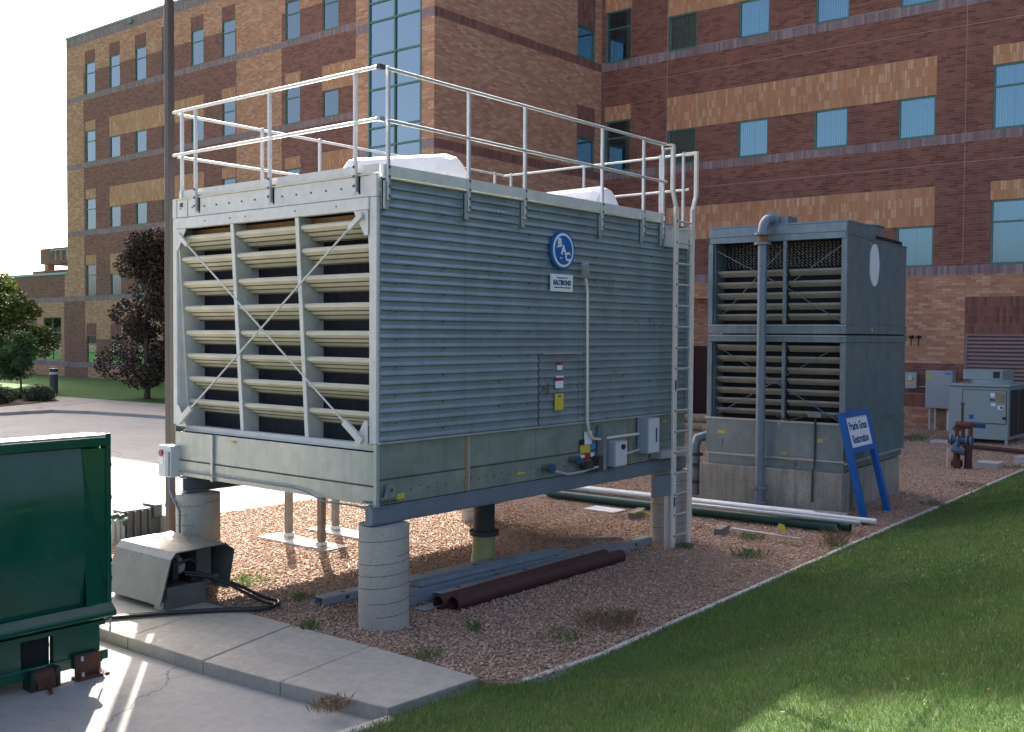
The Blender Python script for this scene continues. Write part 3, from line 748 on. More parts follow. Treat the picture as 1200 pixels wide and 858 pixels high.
dr = part(ribbed(2.742, 3.569, 1.97, 2.855, -.004), 'access_door', 'galv_siding', fix=False)
m = MB(); m.bar((2.76,-.06,2.872),(3.57,-.06,2.872),.03,.022); m.build('drip_bar', 'galv_light', dr)
m = MB(); m.box(2.82,2.86,-.07,-.03,2.42,2.47); m.box(2.855,2.865,-.085,-.05,2.36,2.5); m.build('handle', 'brass_valve', dr)
for x0,x1,z0,z1,mt in [(3.08,3.19,2.66,2.72,'sign_white'),(3.10,3.19,2.73,2.76,'red_plastic'),(3.05,3.21,2.43,2.52,'sign_white'),(3.06,3.21,2.525,2.56,'red_plastic'),(3.06,3.22,2.565,2.585,'sign_white'),(3.04,3.22,2.15,2.36,'yellow_label')]:
    m = MB(); m.box(x0,x1,-.046,-.038,z0,z1); m.build('label', mt, dr)
m = MB(); m.box(3.10,3.17,-.049,-.046,2.32,2.335); m.build('print', 'ink_navy', dr)
# fasteners
m = MB()
for x in (.24, .98, 1.95, 2.5, 3.9, 4.6, 5.3):
    for k in range(28):
        if (k + int(x*10)) % 3: continue
        z = 2.03 + k*.0985; m.bar((x,-.03,z+.03),(x,-.046,z+.03),.014,.014)
part(m, 'fasteners', 'seam_dark', kind='stuff')
# casing, corner posts, deck, dark core
m = MB(); m.box(.385, TL-.02, .03, TW-.03, 1.31, 4.70); part(m, 'fill', 'fill_black')
m = MB(); m.box(.0, TL, TW-.02, TW, 1.97, 4.75); part(m, 'rear_casing', 'galv_siding')
m = MB(); m.box(TL-.015, TL, .0, TW-.03, 1.97, 4.75); part(m, 'end_casing', 'galv_siding')
m = MB(); m.box(.05, TL-.05, .02, TW-.03, 4.705, 4.745); part(m, 'deck', 'galv_light')
for y0, y1 in ((-.005,.10),(3.635,3.715)):
    m = MB(); m.box(-.012,.055,y0,y1,1.95,4.535); m.box(-.016,.06,y0-.002,y1+.002,4.54,4.78)
    part(m, 'corner_post', 'white_frame', bevel=.006)
m = MB(); m.box(TL-.06,TL+.012,-.04,.05,1.97,4.44); part(m, 'corner_post', 'galv_siding')
m = MB(); m.box(-.002,.05,.10,3.40,4.545,4.765); part(m, 'top_plate', 'white_frame', bevel=.004)
m = MB(); m.box(-.006,.05,3.41,3.634,4.545,4.765); part(m, 'top_plate', 'white_frame', bevel=.004)
m = MB(); m.box(-.03,.06,.10,3.634,4.405,4.535); part(m, 'header', 'white_frame', bevel=.006)
m = MB(); m.box(-.02,.10,.05,3.66,4.767,4.785); part(m, 'ledge', 'cream_louver')
m = MB()
for k in range(14): m.bar((-.003,.3+k*.25,4.655),(-.012,.3+k*.25,4.655),.018,.018)
for y in (.6,1.29,2.2,2.49,3.0): m.bar((-.03,y,4.47),(-.038,y,4.47),.014,.014)
part(m, 'bolts', 'seam_dark', kind='stuff')
m = MB(); m.bar((-.006,3.53,4.70),(-.018,3.53,4.70),.05,.05); part(m, 'plug', 'seam_dark')
# toe boards round the roof
m = MB(); m.box(.03,.05,.0,3.64,4.795,4.885); part(m, 'toe_board', 'white_frame')
m = MB(); m.box(.05,5.64,-.055,-.035,4.748,4.872); part(m, 'toe_board', 'white_frame')
m = MB(); m.box(.05,5.64,-.052,-.0,4.728,4.745); part(m, 'drip_edge', 'cream_louver')
m = MB(); m.box(.05,TL,3.58,3.60,4.78,4.88); part(m, 'toe_board', 'white_frame')
# louvre bay: sloping mullions, side plates, sill, 24 louvres
def lipx(z): return .012 + (4.41-z)/2.55*.15
for y, wd in ((.125,.03),(1.29,.06),(2.49,.06),(3.61,.03)):
    m = MB(); m.prism([(lipx(4.41),4.405),(lipx(1.87),1.87),(.375,1.87),(.375,4.405)], 'y', y-.009, y+.009)
    a = part(m, 'bay_divider', 'white_frame')
    m = MB(); m.bar((lipx(4.40)-.012,y,4.40),(lipx(1.87)-.012,y,1.87),wd,.02); m.build('face_strip', 'white_frame', a)
for y0,y1 in ((.085,.112),(3.625,3.65)):
    m = MB(); m.prism([(.0,4.15),(.0,1.95),(.17,1.95)], 'y', y0, y1); part(m, 'wedge_plate', 'white_frame')
m = MB(); m.box(.10,.20,.11,3.63,1.875,1.93); m.box(.06,.38,.11,3.63,1.862,1.876); part(m, 'sill', 'white_frame', bevel=.004)
LZ = [4.30,4.04,3.735,3.425,3.12,2.83,2.54,2.25]
lmesh = {}
for bi, (y0, y1) in enumerate(((.142,1.258),(1.322,2.458),(2.522,3.592))):
    for z in LZ:
        if bi not in lmesh:
            m = MB(); P = [(0,0),(0,-.03)]; nrib = 3; n_ = 3
            for k in range(nrib):
                ax_, az_ = .008+k*.070, -.030-k*.045
                P += [(ax_,az_),(ax_+.050,az_-.032),(ax_+.052,az_-.006),(ax_+.064,az_-.010)]
            P += [(.222,-.168)]
            T = [(x+.018, max(z_, -.03-.152*x/.222)+.018) for x, z_ in reversed(P)]
            poly = P+T
            vs = [(x,y,z_) for y in (y0,y1) for x, z_ in poly]; n = len(poly); q = len(P)
            fs = [(i,i+1,n+i+1,n+i) for i in range(n-1)]+[(n-1,0,n,2*n-1)]+[(i,n-1-i,n-2-i,i+1) for i in range(q-1)]+[(n+i,n+i+1,2*n-2-i,2*n-1-i) for i in range(q-1)]
            m.add(vs, fs)
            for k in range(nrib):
                for e in (3,4,5): m.mi[2+4*k+e-2] = 1  # groove faces under each rib get the painted shadow tone
            o = m.build('louvre', ['cream_louver', 'louver_groove_shade'], tw, local=True); lmesh[bi] = o.data
        else:
            o = bpy.data.objects.new('louvre', lmesh[bi]); COL.objects.link(o); o.parent = tw
        o.location = Vector((lipx(z)+.004, 0, z)) - ORIG[tw.name]; o.rotation_euler = (0, random.uniform(-.012,.012), 0)
m = MB(); m.box(.2,.374,.142,3.6,4.335,4.40); part(m, 'baffle', 'rust_stain')
m = MB()
for k in range(150): m.box(.378,.384,.15+k*.023,.158+k*.023,1.9,4.3)
part(m, 'fill_edges', 'fill_edge', kind='stuff')
# cross braces
for a, b in (((3.56,4.33),(.17,1.97)),((.17,4.36),(3.54,1.98))):
    A = Vector((-.035,a[0],a[1])); B_ = Vector((-.035 if a[0] < 1 else -.05,b[0],b[1])); d_ = (B_-A).normalized(); off = Vector((-.02 if a[0] < 1 else 0,0,0))
    m = MB(); m.tube([A+off+d_*.2, B_+off-d_*.3], .011, 8); br_ = part(m, 'cross_brace', 'white_frame')
    m = MB(); m.bar(A+off, A+off+d_*.24, .055, .03, (1,0,0)); m.build('clevis', 'white_frame', br_)
    m = MB(); m.bar(B_+off, B_+off-d_*.34, .075, .04, (1,0,0)); m.build('clevis', 'white_frame', br_)
for y, z, sy, sz in ((3.63,4.40,-1,-1),(.11,4.40,1,-1),(3.63,1.93,-1,1),(.11,1.93,1,1)):
    m = MB(); m.prism([(y,z),(y+sy*.22,z),(y+sy*.05,z+sz*.26),(y,z+sz*.26)], 'x', -.027, -.015)
    g_ = part(m, 'gusset', 'white_frame')
    m = MB(); m.bar((-.027,y+sy*.07,z+sz*.09),(-.045,y+sy*.07,z+sz*.09),.03,.03); m.build('bolt', 'galv_light', g_)
# basin
def panA(y0, y1, off=0):
    m = MB(); m.prism([(.0+off,1.855),(.0+off,1.51),(.012+off,1.50),(-.006+off,1.49),(.004+off,1.30),(.02+off,1.30),(.02+off,1.855)], 'y', y0, y1); return m
part(panA(.03,2.58), 'basin_panel', 'galv_tray_bounce_lit'); part(panA(2.585,2.86,.004), 'basin_panel', 'galv_tray_bounce_lit'); part(panA(2.90,3.70), 'basin_panel', 'galv_tray_bounce_lit')
m = MB(); m.box(-.03,.01,2.86,2.90,1.29,1.86); part(m, 'stiffener', 'galv_light')
def panB(x0, x1):
    m = MB(); m.prism([(.0,1.945),(.0,1.575),(.012,1.565),(-.006,1.555),(.002,1.30),(.02,1.30),(.02,1.945)], 'x', x0, x1); return m
for x0, x1 in ((.03,1.40),(1.445,2.70),(2.704,3.70),(3.704,4.82),(4.87,TL)): part(panB(x0,x1), 'basin_panel', 'galv_tray')
for x0, x1, mt in ((1.385,1.425,'rust_stain'),(1.425,1.45,'galv_light'),(4.80,4.84,'rust_stain'),(4.84,4.875,'galv_tray')):
    m = MB(); m.box(x0,x1,-.022 if 'galv' in mt else -.012,.01,1.30,1.94); part(m, 'stiffener', mt)
m = MB()
for x0, x1 in ((.03,1.39),(1.45,2.70),(2.704,3.70),(3.704,4.80)): m.box(x0+.004,x1-.004,-.009,.001,1.5585,1.5655)
part(m, 'seam_sealant', 'seam_rust', kind='stuff')
m = MB()
for y0, y1 in ((.04,2.57),(2.59,2.85),(2.91,3.69)): m.box(-.010,.002,y0,y1,1.4935,1.5005)
part(m, 'seam_sealant', 'seam_rust', kind='stuff')
m = MB(); m.box(.0,TL,-.05,.0,1.948,1.968); part(m, 'basin_ledge', 'galv_light')
m = MB(); m.box(-.015,.03,-.015,.03,1.292,1.948); part(m, 'basin_corner', 'galv_light')
m = MB(); m.box(.02,TL,.02,3.69,1.295,1.31); part(m, 'basin_floor', 'galv_tray')
m = MB(); m.box(0,TL,3.69,3.705,1.30,1.95); part(m, 'basin_panel', 'galv_tray'); m = MB(); m.box(TL-.01,TL+.004,.0,3.69,1.30,1.95); part(m, 'basin_panel', 'galv_tray')
m = MB(); m.prism([(.06,1.38),(.24,1.38),(.2,1.52),(.1,1.52)], 'y', -.075, -.055); m.box(.04,.26,-.06,-.02,1.365,1.385); lg = part(m, 'lifting_lug', 'galv_tray')
m = MB(); m.bar((.15,-.076,1.46),(.15,-.084,1.46),.03,.03); m.build('hole', 'seam_dark', lg)
for x0,x1,z0,z1,mt in [(.26,.39,1.34,1.40,'yellow_label'),(5.66,5.78,1.84,1.865,'yellow_label'),(2.32,2.46,1.40,1.425,'yellow_label')]:
    m = MB(); m.box(x0,x1,-.028,-.02,z0,z1); part(m, 'label', mt)
m = MB(); m.box(-.02,-.012,2.42,2.52,1.79,1.81); part(m, 'label', 'yellow_label')
m = MB()
for k in range(9): m.bar((.05+k*.028,-.03,1.33),(.05+k*.028,-.04,1.33),.012,.02)
for k in range(5): m.bar((-.012,.06+k*.03,1.33),(-.02,.06+k*.03,1.33),.012,.02)
for k in range(40): m.bar((.5+k*.14,-.006,1.42+.03*(k%2)),(.5+k*.14,-.014,1.42+.03*(k%2)),.012,.012)
part(m, 'rivets', 'seam_dark', kind='stuff')
# steel support beams
def ibeam(m, y, x0, x1):
    m.box(x0,x1,y-.08,y+.08,1.27,1.29); m.box(x0,x1,y-.08,y+.08,1.10,1.12); m.box(x0,x1,y-.012,y+.012,1.12,1.27)
m = MB(); ibeam(m, .06, -.09, TL); m.box(-.088,TL-.002,-.035,.045,1.121,1.269); part(m, 'support_beam', 'beam_grey')
m = MB(); ibeam(m, 3.5, -.02, TL); part(m, 'support_beam', 'beam_grey')
for x in (1.6, 3.2, 4.8):
    m = MB(); m.box(x-.06,x+.06,.15,3.41,1.13,1.285); part(m, 'cross_beam', 'beam_grey')
# outlet pipe below the basin
m = MB(); m.cyl((3.12,1.2),.145,.44,1.29,24); op = part(m, 'outlet_pipe', 'dark_pipe')
m = MB(); m.cyl((3.12,1.2),.20,.86,.93,24); m.build('flange', 'dark_pipe', op)
m = MB(); m.cyl((3.12,1.2),.20,.40,.46,24); m.build('flange', 'dark_pipe', op)
m = MB(); m.tube([(3.12,1.2,.42),(3.10,1.19,.2),(3.02,1.16,-.03)],.155,20); m.build('elbow', 'yellow_pipe', op)
# motor covers on the roof
def hood(cx, cy, L, wd, ht, rot, mat, n=8):
    m = MB(); prof = []
    for k in range(n+1):
        a = math.pi*k/n; prof.append((-math.cos(a)*wd/2, math.sin(a)**.8*ht if 0 < k < n else 0))
    T = Matrix.Translation((cx,cy,4.745)) @ Matrix.Rotation(rot,4,'Z'); m.T = T
    rings = [(-L/2, .62, .45), (-L/2+.16, 1, .92), (-L/2+.30, 1, 1), (L/2-.22, 1, 1), (L/2, .8, .55)]
    vs = []
    for y, sx, sz in rings: vs += [(x*sx, y, z*sz) for x, z in prof]
    q = n+1; fs = []
    for i in range(len(rings)-1):
        for k in range(n): fs.append((i*q+k, i*q+k+1, (i+1)*q+k+1, (i+1)*q+k))
    fs += [tuple(range(q)), tuple(range(4*q+n, 4*q-1, -1))]
    m.add(vs, fs); o = part(m, 'motor_cover', mat); return o
hood(1.82,1.45,1.75,.9,.60,R(22),'cover_white',6); hood(5.42,1.5,1.75,.62,.575,R(-3),'cover_white',10)
# guard rail
gr = MB(); rz, mz = 5.85, 5.318
def post(x, y, z0, z1=5.87, br=None):
    m = MB(); m.box(x-.019,x+.019,y-.019,y+.019,z0,z1); o = part(m, 'rail_post', 'rail_galv', bevel=.006)
    if br == 'B':
        m = MB(); m.box(x-.05,x-.03,y-.0,y+.06,z0-.09,z0+.2); m.box(x-.05,x+.03,y+.022,y+.04,z0-.09,z0+.2); m.build('bracket', 'galv_light', o)
        m = MB()
        for k in range(4): m.box(x-.012,x+.012,y-.03,y-.022,z0+.03+k*.1,z0+.055+k*.1)
        m.build('bolt', 'seam_dark', o, kind='stuff')
    if br == 'A':
        m = MB(); m.box(x+.022,x+.06,y-.045,y-.025,z0-.02,z0+.2); m.box(x+.022,x+.035,y-.045,y+.05,z0-.02,z0+.2); m.build('bracket', 'galv_light', o)
        m = MB()
        for k in range(3): m.box(x-.03,x-.022,y-.012,y+.012,z0+.05+k*.1,z0+.075+k*.1)
        m.build('bolt', 'seam_dark', o, kind='stuff')
YB, XA, YK, XE = -.07, .03, 3.62, 6.38
for i, x in enumerate((.09,1.35,2.37,4.01,5.03,5.55)): post(x, YB, 4.50, 5.88 if i else 5.89, 'B')
for y in (3.19,1.74,.30): post(-.03, y, 4.60, 5.87, 'A')
post(XA, YK-.05, 4.78)
for x in (1.30,2.30,4.17,6.15): post(x, YK, 4.78)
for y in (3.45,1.92,.48,.08): post(XE, y, 4.70)
for z in (rz, mz):
    for a, b in (((.04,YB-.03,z),(5.60,YB-.03,z)),((-.06,YB,z),(-.06,YK,z)),((.0,YK,z-.012),(XE,YK,z-.012)),((XE,YK,z-.02),(XE,-.02,z-.02))):
        m = MB(); m.tube([a, b], .019, 10); part(m, 'guard_rail', 'rail_galv')
    m = MB(); m.box(-.08,.0,YB-.05,YB-.0,z-.024,z+.024); part(m, 'rail_fitting', 'seam_dark' if z == rz else 'galv_light')
# ladder
lad = MB(); YL = -.2
for xa, xo in ((5.675,-.105),(6.14,.10)):
    m = MB(); m.box(xa-.046,xa+.046,YL-.04,YL+.0,.02,4.96)
    z0 = 4.94; m.bar((xa,YL+.0-.02,z0),(xa+xo,YL-.02,5.19),.05,.045); m.box(xa+xo-.03,xa+xo+.03,YL-.045,YL+.005,5.17,5.83)
    m.box(xa+xo-.03,xa+xo+.03,YL+.005,YL+.16,5.78,5.83)
    part(m, 'ladder_rail', 'ladder_alu', bevel=.005)
for k in range(16):
    z = .185+.3048*k; m = MB(); m.tube([(5.66,YL-.02,z),(6.155,YL-.02,z)], .015, 10); part(m, 'rung', 'rail_galv')
m = MB()
for k in range(16):
    z = .185+.3048*k; m.bar((5.675,YL-.04,z),(5.675,YL-.046,z),.026,.026)
part(m, 'rung_plugs', 'seam_dark', kind='stuff')
for z in (.6, 2.3):
    m = MB(); m.box(5.655,5.695,YL-.045,YL-.041,z+.02,z+.16); part(m, 'label', 'ink_navy')
m = MB(); m.box(5.05,5.55,YB-.03,YB-.005,5.82,5.86); m.box(5.54,5.62,YL-.02,YB+.02,5.80,5.85); part(m, 'gate_bar', 'ladder_alu')
for x in (5.72,6.08):
    m = MB(); m.box(x-.02,x+.02,YL-.0,-.035,4.66,4.70); part(m, 'standoff', 'rail_galv')
m = MB(); m.box(5.66,6.32,-.055,-.02,4.40,4.66); m.box(5.66,6.32,-.06,.3,4.66,4.69); part(m, 'landing_plate', 'box_pale')
m = MB(); m.box(5.35,6.2,-.21,-.02,1.34,1.45); part(m, 'pipe_support', 'galv_light')
# emblem, name plate
sg = MB(); n = 56
def disc(y0, y1, r, name, mat, parent):
    m = MB(); m.tube([(3.15,y1,4.18),(3.15,y0,4.18)], r, n); 
    return m.build(name, mat, parent)
em = disc(-.075,-.04,.245,'emblem','sign_blue',tw); disc(-.078,-.075,.215,'ring','sign_white',em); disc(-.081,-.078,.185,'disc','sign_blue',em)
for ch, x, z in (('B',3.065,4.265),('A',3.145,4.18),('C',3.235,4.095)):
    o = text_part('letter', ch, .15, 'sign_white', em, Matrix.Translation((x,-.0835,z)) @ FACE_B, bold=.006, sx=1.0)
m = MB()
for x, z in ((3.02,4.318),(3.02,4.214),(3.112,4.131),(3.182,4.131)): m.box(x-.018,x+.022,-.0855,-.0815,z-.006,z+.006)
m.build('serif', 'sign_white', em, kind='stuff')
text_part('letter', 'INC', .032, 'sign_white', em, Matrix.Translation((3.10,-.0835,4.075)) @ FACE_B)
m = MB(); m.box(2.92,3.38,-.062,-.04,3.655,3.875); npl = part(m, 'name_plate', 'sign_white', bevel=.003)
text_part('lettering', 'BALTIBOND', .088, 'ink_navy', npl, Matrix.Translation((3.15,-.064,3.765)) @ FACE_B, bold=.003, sx=.78)
text_part('lettering', 'PROTECTED BY THE', .024, 'ink_navy', npl, Matrix.Translation((3.15,-.064,3.828)) @ FACE_B)
text_part('lettering', 'CORROSION PROTECTION SYSTEM', .022, 'ink_navy', npl, Matrix.Translation((3.15,-.064,3.705)) @ FACE_B)
# conduit, lamp head and electrical gear
m = MB(); m.tube([(3.62,-.09,3.86),(3.69,-.07,3.70),(3.70,-.065,3.6),(3.72,-.065,1.98),(3.76,-.065,1.82),(3.86,-.065,1.73),(4.0,-.065,1.715),(4.97,-.065,1.72)], .02, 10); cd = part(m, 'conduit', 'ladder_alu')
m = MB(); m.bar((3.53,-.14,4.04),(3.62,-.10,3.86),.09,.07); m.build('junction_head', 'box_grey', cd, bevel=.015)
m = MB(); m.tube([(4.5,-.06,1.45),(5.05,-.06,1.50)], .02, 8); part(m, 'conduit', 'rail_galv')
def cabinet(x0,x1,z0,z1,d,name='control_box'):
    m = MB(); m.box(x0,x1,-d,-.02,z0,z1); o = part(m, name, 'box_grey', bevel=.006)
    m = MB(); m.box(x0+.012,x1-.012,-d-.012,-d,z0+.012,z1-.012); dr_ = m.build('door', 'box_pale', o, bevel=.004); return o
b1 = cabinet(4.16,4.45,1.335,1.68,.21); m = MB(); m.tube([(4.33,-.222,1.60),(4.33,-.25,1.60)],.035,14); m.build('knob','black_plastic',b1)
b2 = cabinet(5.0,5.30,1.44,1.945,.20)
m = MB(); m.box(5.19,5.225,-.216,-.212,1.60,1.80); m.build('label','ink_navy',b2)
m = MB(); m.box(5.30,5.315,-.19,-.13,1.70,1.88); m.box(5.30,5.33,-.18,-.12,1.76,1.83); m.build('switch_handle','red_plastic',b2)
for x0,x1,z0,z1,mt in [(3.71,3.88,1.66,1.83,'sign_white'),(3.62,3.71,1.66,1.73,'black_plastic'),(3.62,3.84,1.55,1.655,'yellow_label'),(3.85,3.95,1.58,1.66,'blue_label'),(3.73,3.84,1.45,1.55,'red_plastic'),(3.85,3.93,1.49,1.54,'sign_white'),(3.62,3.72,1.49,1.53,'sign_white'),(3.99,4.03,1.7,1.78,'blue_label')]:
    m = MB(); m.box(x0,x1,-.032,-.02,z0,z1); part(m, 'label', mt)
m = MB(); m.diamond = None; m.prism([(5.40,1.82),(5.45,1.77),(5.50,1.82),(5.45,1.87)], 'y', -.032, -.022); part(m, 'label', 'red_plastic')
m = MB(); m.box(4.02,4.10,-.12,-.02,1.3,1.9); part(m, 'junction_strip', 'galv_tray')
for x, z, r_ in ((2.86,1.44,.06),(3.42,1.50,.05)):
    m = MB(); m.tube([(x,-.0,z),(x,-.10,z)], r_*.7, 14); v_ = part(m, 'drain_valve', 'brass_valve'); m = MB(); m.tube([(x,-.10,z),(x,-.16,z-.01)], r_, 16); m.build('cap', 'valve_blue', v_)
m = MB(); m.tube([(3.42,-.1,1.5),(3.55,-.12,1.42),(3.62,-.1,1.36)], .03, 8); m.tube([(3.66,-.1,1.44),(3.66,-.1,1.34),(3.9,-.1,1.33)], .035, 8); m.box(3.58,3.75,-.16,-.05,1.36,1.44); m.box(3.9,4.0,-.13,-.04,1.32,1.5); part(m, 'fill_valve', 'dark_pipe')
m = MB(); m.tube([(2.9,-.12,1.40),(3.2,-.14,1.33),(3.5,-.13,1.33),(3.9,-.12,1.36)], .016, 8); part(m, 'hose', 'rail_galv')
# disconnect on the rear corner, conduit along the basin
m = MB(); m.box(-.13,.02,3.60,3.88,1.28,1.68); ds = part(m, 'disconnect_box', 'box_pale', bevel=.015)
m = MB(); m.tube([(-.13,3.80,1.58),(-.15,3.80,1.58)],.042,14); m.build('button','red_plastic',ds)
m = MB(); m.box(-.134,-.13,3.76,3.85,1.44,1.53); m.build('label','sign_white',ds)
m = MB(); m.box(-.15,-.13,3.62,3.69,1.3,1.6); m.build('hasp','box_grey',ds)
m = MB(); m.tube([(-.1,3.66,1.28),(-.12,3.62,1.1),(-.2,3.30,.9),(-.22,3.28,.0)], .016, 8); part(m, 'conduit', 'pipe_blue')
m = MB(); m.tube([(-.04,3.55,1.36),(-.035,2.9,1.365),(-.035,1.35,1.37),(-.035,1.1,1.35),(-.035,.8,1.27),(-.03,.1,1.275),(.1,-.03,1.287)], .010, 8); part(m, 'conduit', 'beam_grey')

# ---------------------------------------------------------------- concrete piers under the tower
def pier(x, y, r, z1, label):
    t = thing('concrete_pier', label, 'pier', (x, y, 0), group='round concrete piers under the near cooling tower')
    m = MB(); m.cyl((x,y), r, -.12, z1, 48); m.build('shaft', 'pier_concrete', t, bevel=.012)
    k = 0; z = .14
    while z < z1-.05:                      # spiral form lines left by the cardboard tube
        a0 = random.uniform(0, 6.28); pts = [(x+math.cos(a0+q*.26)*(r+.0005), y+math.sin(a0+q*.26)*(r+.0005), z+q*.006) for q in range(18)]
        m = MB(); m.tube(pts, .0035, 5); m.build('form_line', 'seam_dark', t); z += random.uniform(.115,.135)
    return t
pier(.165,.055,.27,1.085,'nearest round concrete pier, standing on gravel by the concrete walk')
pier(6.22,.17,.28,1.085,'round concrete pier behind the foot of the aluminium ladder')
pier(.12,3.38,.27,1.085,'round concrete pier under the corner with the red button box')
pier(5.6,3.5,.27,1.085,'round concrete pier farthest back, seen past the black outlet pipe')
t = thing('pull_box', 'grey steel pull box strapped high on the pier by the ladder', 'box', (5.5,-.12,.8))
m = MB(); m.box(5.27,5.76,-.2,-.1,.79,1.09); m.build('body','beam_grey',t,bevel=.006)
for x in (5.50,5.58):
    m = MB(); m.tube([(x+.1,-.14,.79),(x+.1,-.14,.0)], .022, 8); m.build('conduit','rail_galv',t)
m = MB(); m.box(5.50,5.8,-.125,-.11,.48,.50); m.build('strap','galv_light',t)
# lamp pole behind the tower
t = thing('lamp_pole', 'tall brown square lamp pole just behind the louvred end of the tower', 'pole', (.40,4.43,0))
m = MB(); T = Matrix.Translation((.40,4.43,0)) @ Matrix.Rotation(R(4),4,'Z'); m.T = T; m.box(-.050,.050,-.050,.050,-.1,9.2); m.build('shaft','pole_brown',t,bevel=.012)
m = MB(); m.T = T; m.box(-.16,.16,-.16,.16,-.1,.03); m.build('base_plate','pole_brown',t)
# ---------------------------------------------------------------- the old cooling tower
TH = R(3); OX, OY = 10.2, -.93
W2, D2 = 2.56, 3.50
ot = thing('old_cooling_tower', 'older weathered blue grey cooling tower of two stacked louvred cells', 'cooling tower', (OX, OY, .72), TH)
def P2(mb, name, mat, parent=None, **k): return mb.build(name, mat, parent or ot, local=True, **k)
# local frame: x = depth away from the louvred face, y = along the louvred face, z above the pier top
zb = lambda z: z-.72
m = MB(); m.box(.42,D2-.03,.06,W2-.06,zb(1.0),zb(5.0)); P2(m,'fill','fill_black')
for z0, z1 in ((1.58,3.0),(3.32,4.88)):
    for x0, x1 in ((.0,1.17),(1.174,1.78),(1.784,2.44),(2.444,D2)):
        m = MB(); m.box(x0,x1,-.02,.0,zb(z0),zb(z1)); s_ = P2(m,'side_panel','old_galv_side')
    for x in (1.172,1.782,2.442):
        m = MB(); m.box(x-.012,x+.012,-.032,-.02,zb(z0),zb(z1)); P2(m,'seam_rib','old_galv')
    m = MB(); m.box(.0,D2,W2,W2+.02,zb(z0),zb(z1)); P2(m,'side_panel','old_galv_side')
m = MB(); m.box(D2-.01,D2,0,W2,zb(.9),zb(4.9)); P2(m,'rear_panel','old_galv_side')
for z0, z1 in ((3.0,3.13),(3.15,3.32)):
    m = MB(); m.box(0,D2,-.045,.0,zb(z0)+.004,zb(z1)-.004); P2(m,'side_channel','old_galv_side')
    m = MB(); m.box(-.03,.05,-.03,W2+.02,zb(z0)+.004,zb(z1)-.004); P2(m,'front_channel','old_galv')
    m = MB(); m.box(-.045,-.03,-.03,W2+.02,zb(z1)-.025,zb(z1)-.01); P2(m,'lip','galv_light')
m = MB(); m.box(-.02,.06,.0,W2,zb(4.82),zb(4.93)); P2(m,'header','old_galv'); m = MB(); m.box(-.035,.08,-.02,W2+.02,zb(4.935),zb(5.09)); P2(m,'header','old_galv')
m = MB(); m.box(.0,1.5,-.03,.02,zb(4.90),zb(5.12)); m.box(0,1.5,-.035,W2,zb(5.10),zb(5.13)); P2(m,'top_box','old_galv_side')
m = MB(); m.box(0,D2,-.03,W2+.03,zb(4.88),zb(4.905)); P2(m,'roof','old_galv_side')
m = MB(); m.cyl((2.15,1.0),.92,zb(4.9),zb(5.20),40); fs_ = P2(m,'fan_stack','old_galv')
m = MB(); m.tube([(2.15+.93*math.cos(a*.2),1.0+.93*math.sin(a*.2),zb(5.2)) for a in range(32)],.02,6); P2(m,'rim','old_galv_side',fs_)
m = MB(); m.box(3.0,3.15,.2,.35,zb(4.9),zb(4.98)); P2(m,'junction_box','old_galv')
for y0, y1 in ((-.03,.06),(W2-.06,W2+.03)):
    for z0, z1 in ((1.56,2.99),(3.33,4.81)):
        m = MB(); m.box(-.03,.05,y0,y1,zb(z0),zb(z1)); P2(m,'corner_post','old_galv')
for y in (1.10,):
    for z0, z1 in ((1.58,2.99),(3.33,4.81)):
        m = MB(); m.box(-.02,.03,y-.03,y+.03,zb(z0),zb(z1)); P2(m,'mullion','old_galv')
for y in (.07,W2-.09):
    for z0, z1 in ((1.58,2.99),(3.33,4.81)):
        m = MB(); m.box(.03,.42,y,y+.02,zb(z0),zb(z1)); P2(m,'bay_divider','old_galv')
lm = {}
def slat2(y0, y1, z):
    if (y0,y1) not in lm:
        m = MB(); P = [(0,0),(0,-.03),(.03,-.035),(.045,-.065),(.08,-.068),(.095,-.1),(.12,-.105)]; T = [(x+.012,q+.012) for x, q in reversed(P)]; poly = P+T; n = len(poly); q = len(P)
        m.add([(x,y,z_) for y in (y0,y1) for x, z_ in poly], [(i,i+1,n+i+1,n+i) for i in range(n-1)]+[(n-1,0,n,2*n-1)]+[(i,n-1-i,n-2-i,i+1) for i in range(q-1)]+[(n+i,n+i+1,2*n-2-i,2*n-1-i) for i in range(q-1)])
        o = P2(m,'louvre','old_louver'); lm[(y0,y1)] = o.data
    else: o = bpy.data.objects.new('louvre', lm[(y0,y1)]); COL.objects.link(o); o.parent = ot
    o.location = (.1,0,zb(z)); o.rotation_euler = (0,random.uniform(-.06,.06),random.uniform(-.004,.004))
for y0, y1 in ((.09,1.07),(1.13,W2-.1)):
    for z in (4.30,4.09,3.89,3.69,3.50): slat2(y0,y1,z)
    for z in (2.93,2.73,2.53,2.335,2.14,1.945,1.755): slat2(y0,y1,z)
# honeycomb of the exposed fill above the upper louvres
m = MB(); nn = 0
for i in range(34):
    for j in range(9):
        y = .1+i*.072; z = zb(4.37+j*.05); x = .36+random.uniform(-.02,.02)
        m.bar((x,y,z+random.uniform(-.01,.01)),(x+.03,y+.05,z+.035),.012,.012)
P2(m,'fill_grid','old_louver',kind='stuff')
for a, b in (((.08,3.36),(1.1,3.98)),((1.1,3.98),(W2-.08,4.7)),((1.1,4.75),(W2-.1,3.36)),((.1,4.7),(1.1,4.0)),((.1,2.95),(W2-.1,1.62)),((.1,1.62),(W2-.1,2.92))):
    m = MB(); m.tube([(.06,a[0],zb(a[1])),(.06,b[0],zb(b[1]))],.008,6); P2(m,'cross_brace','old_galv')
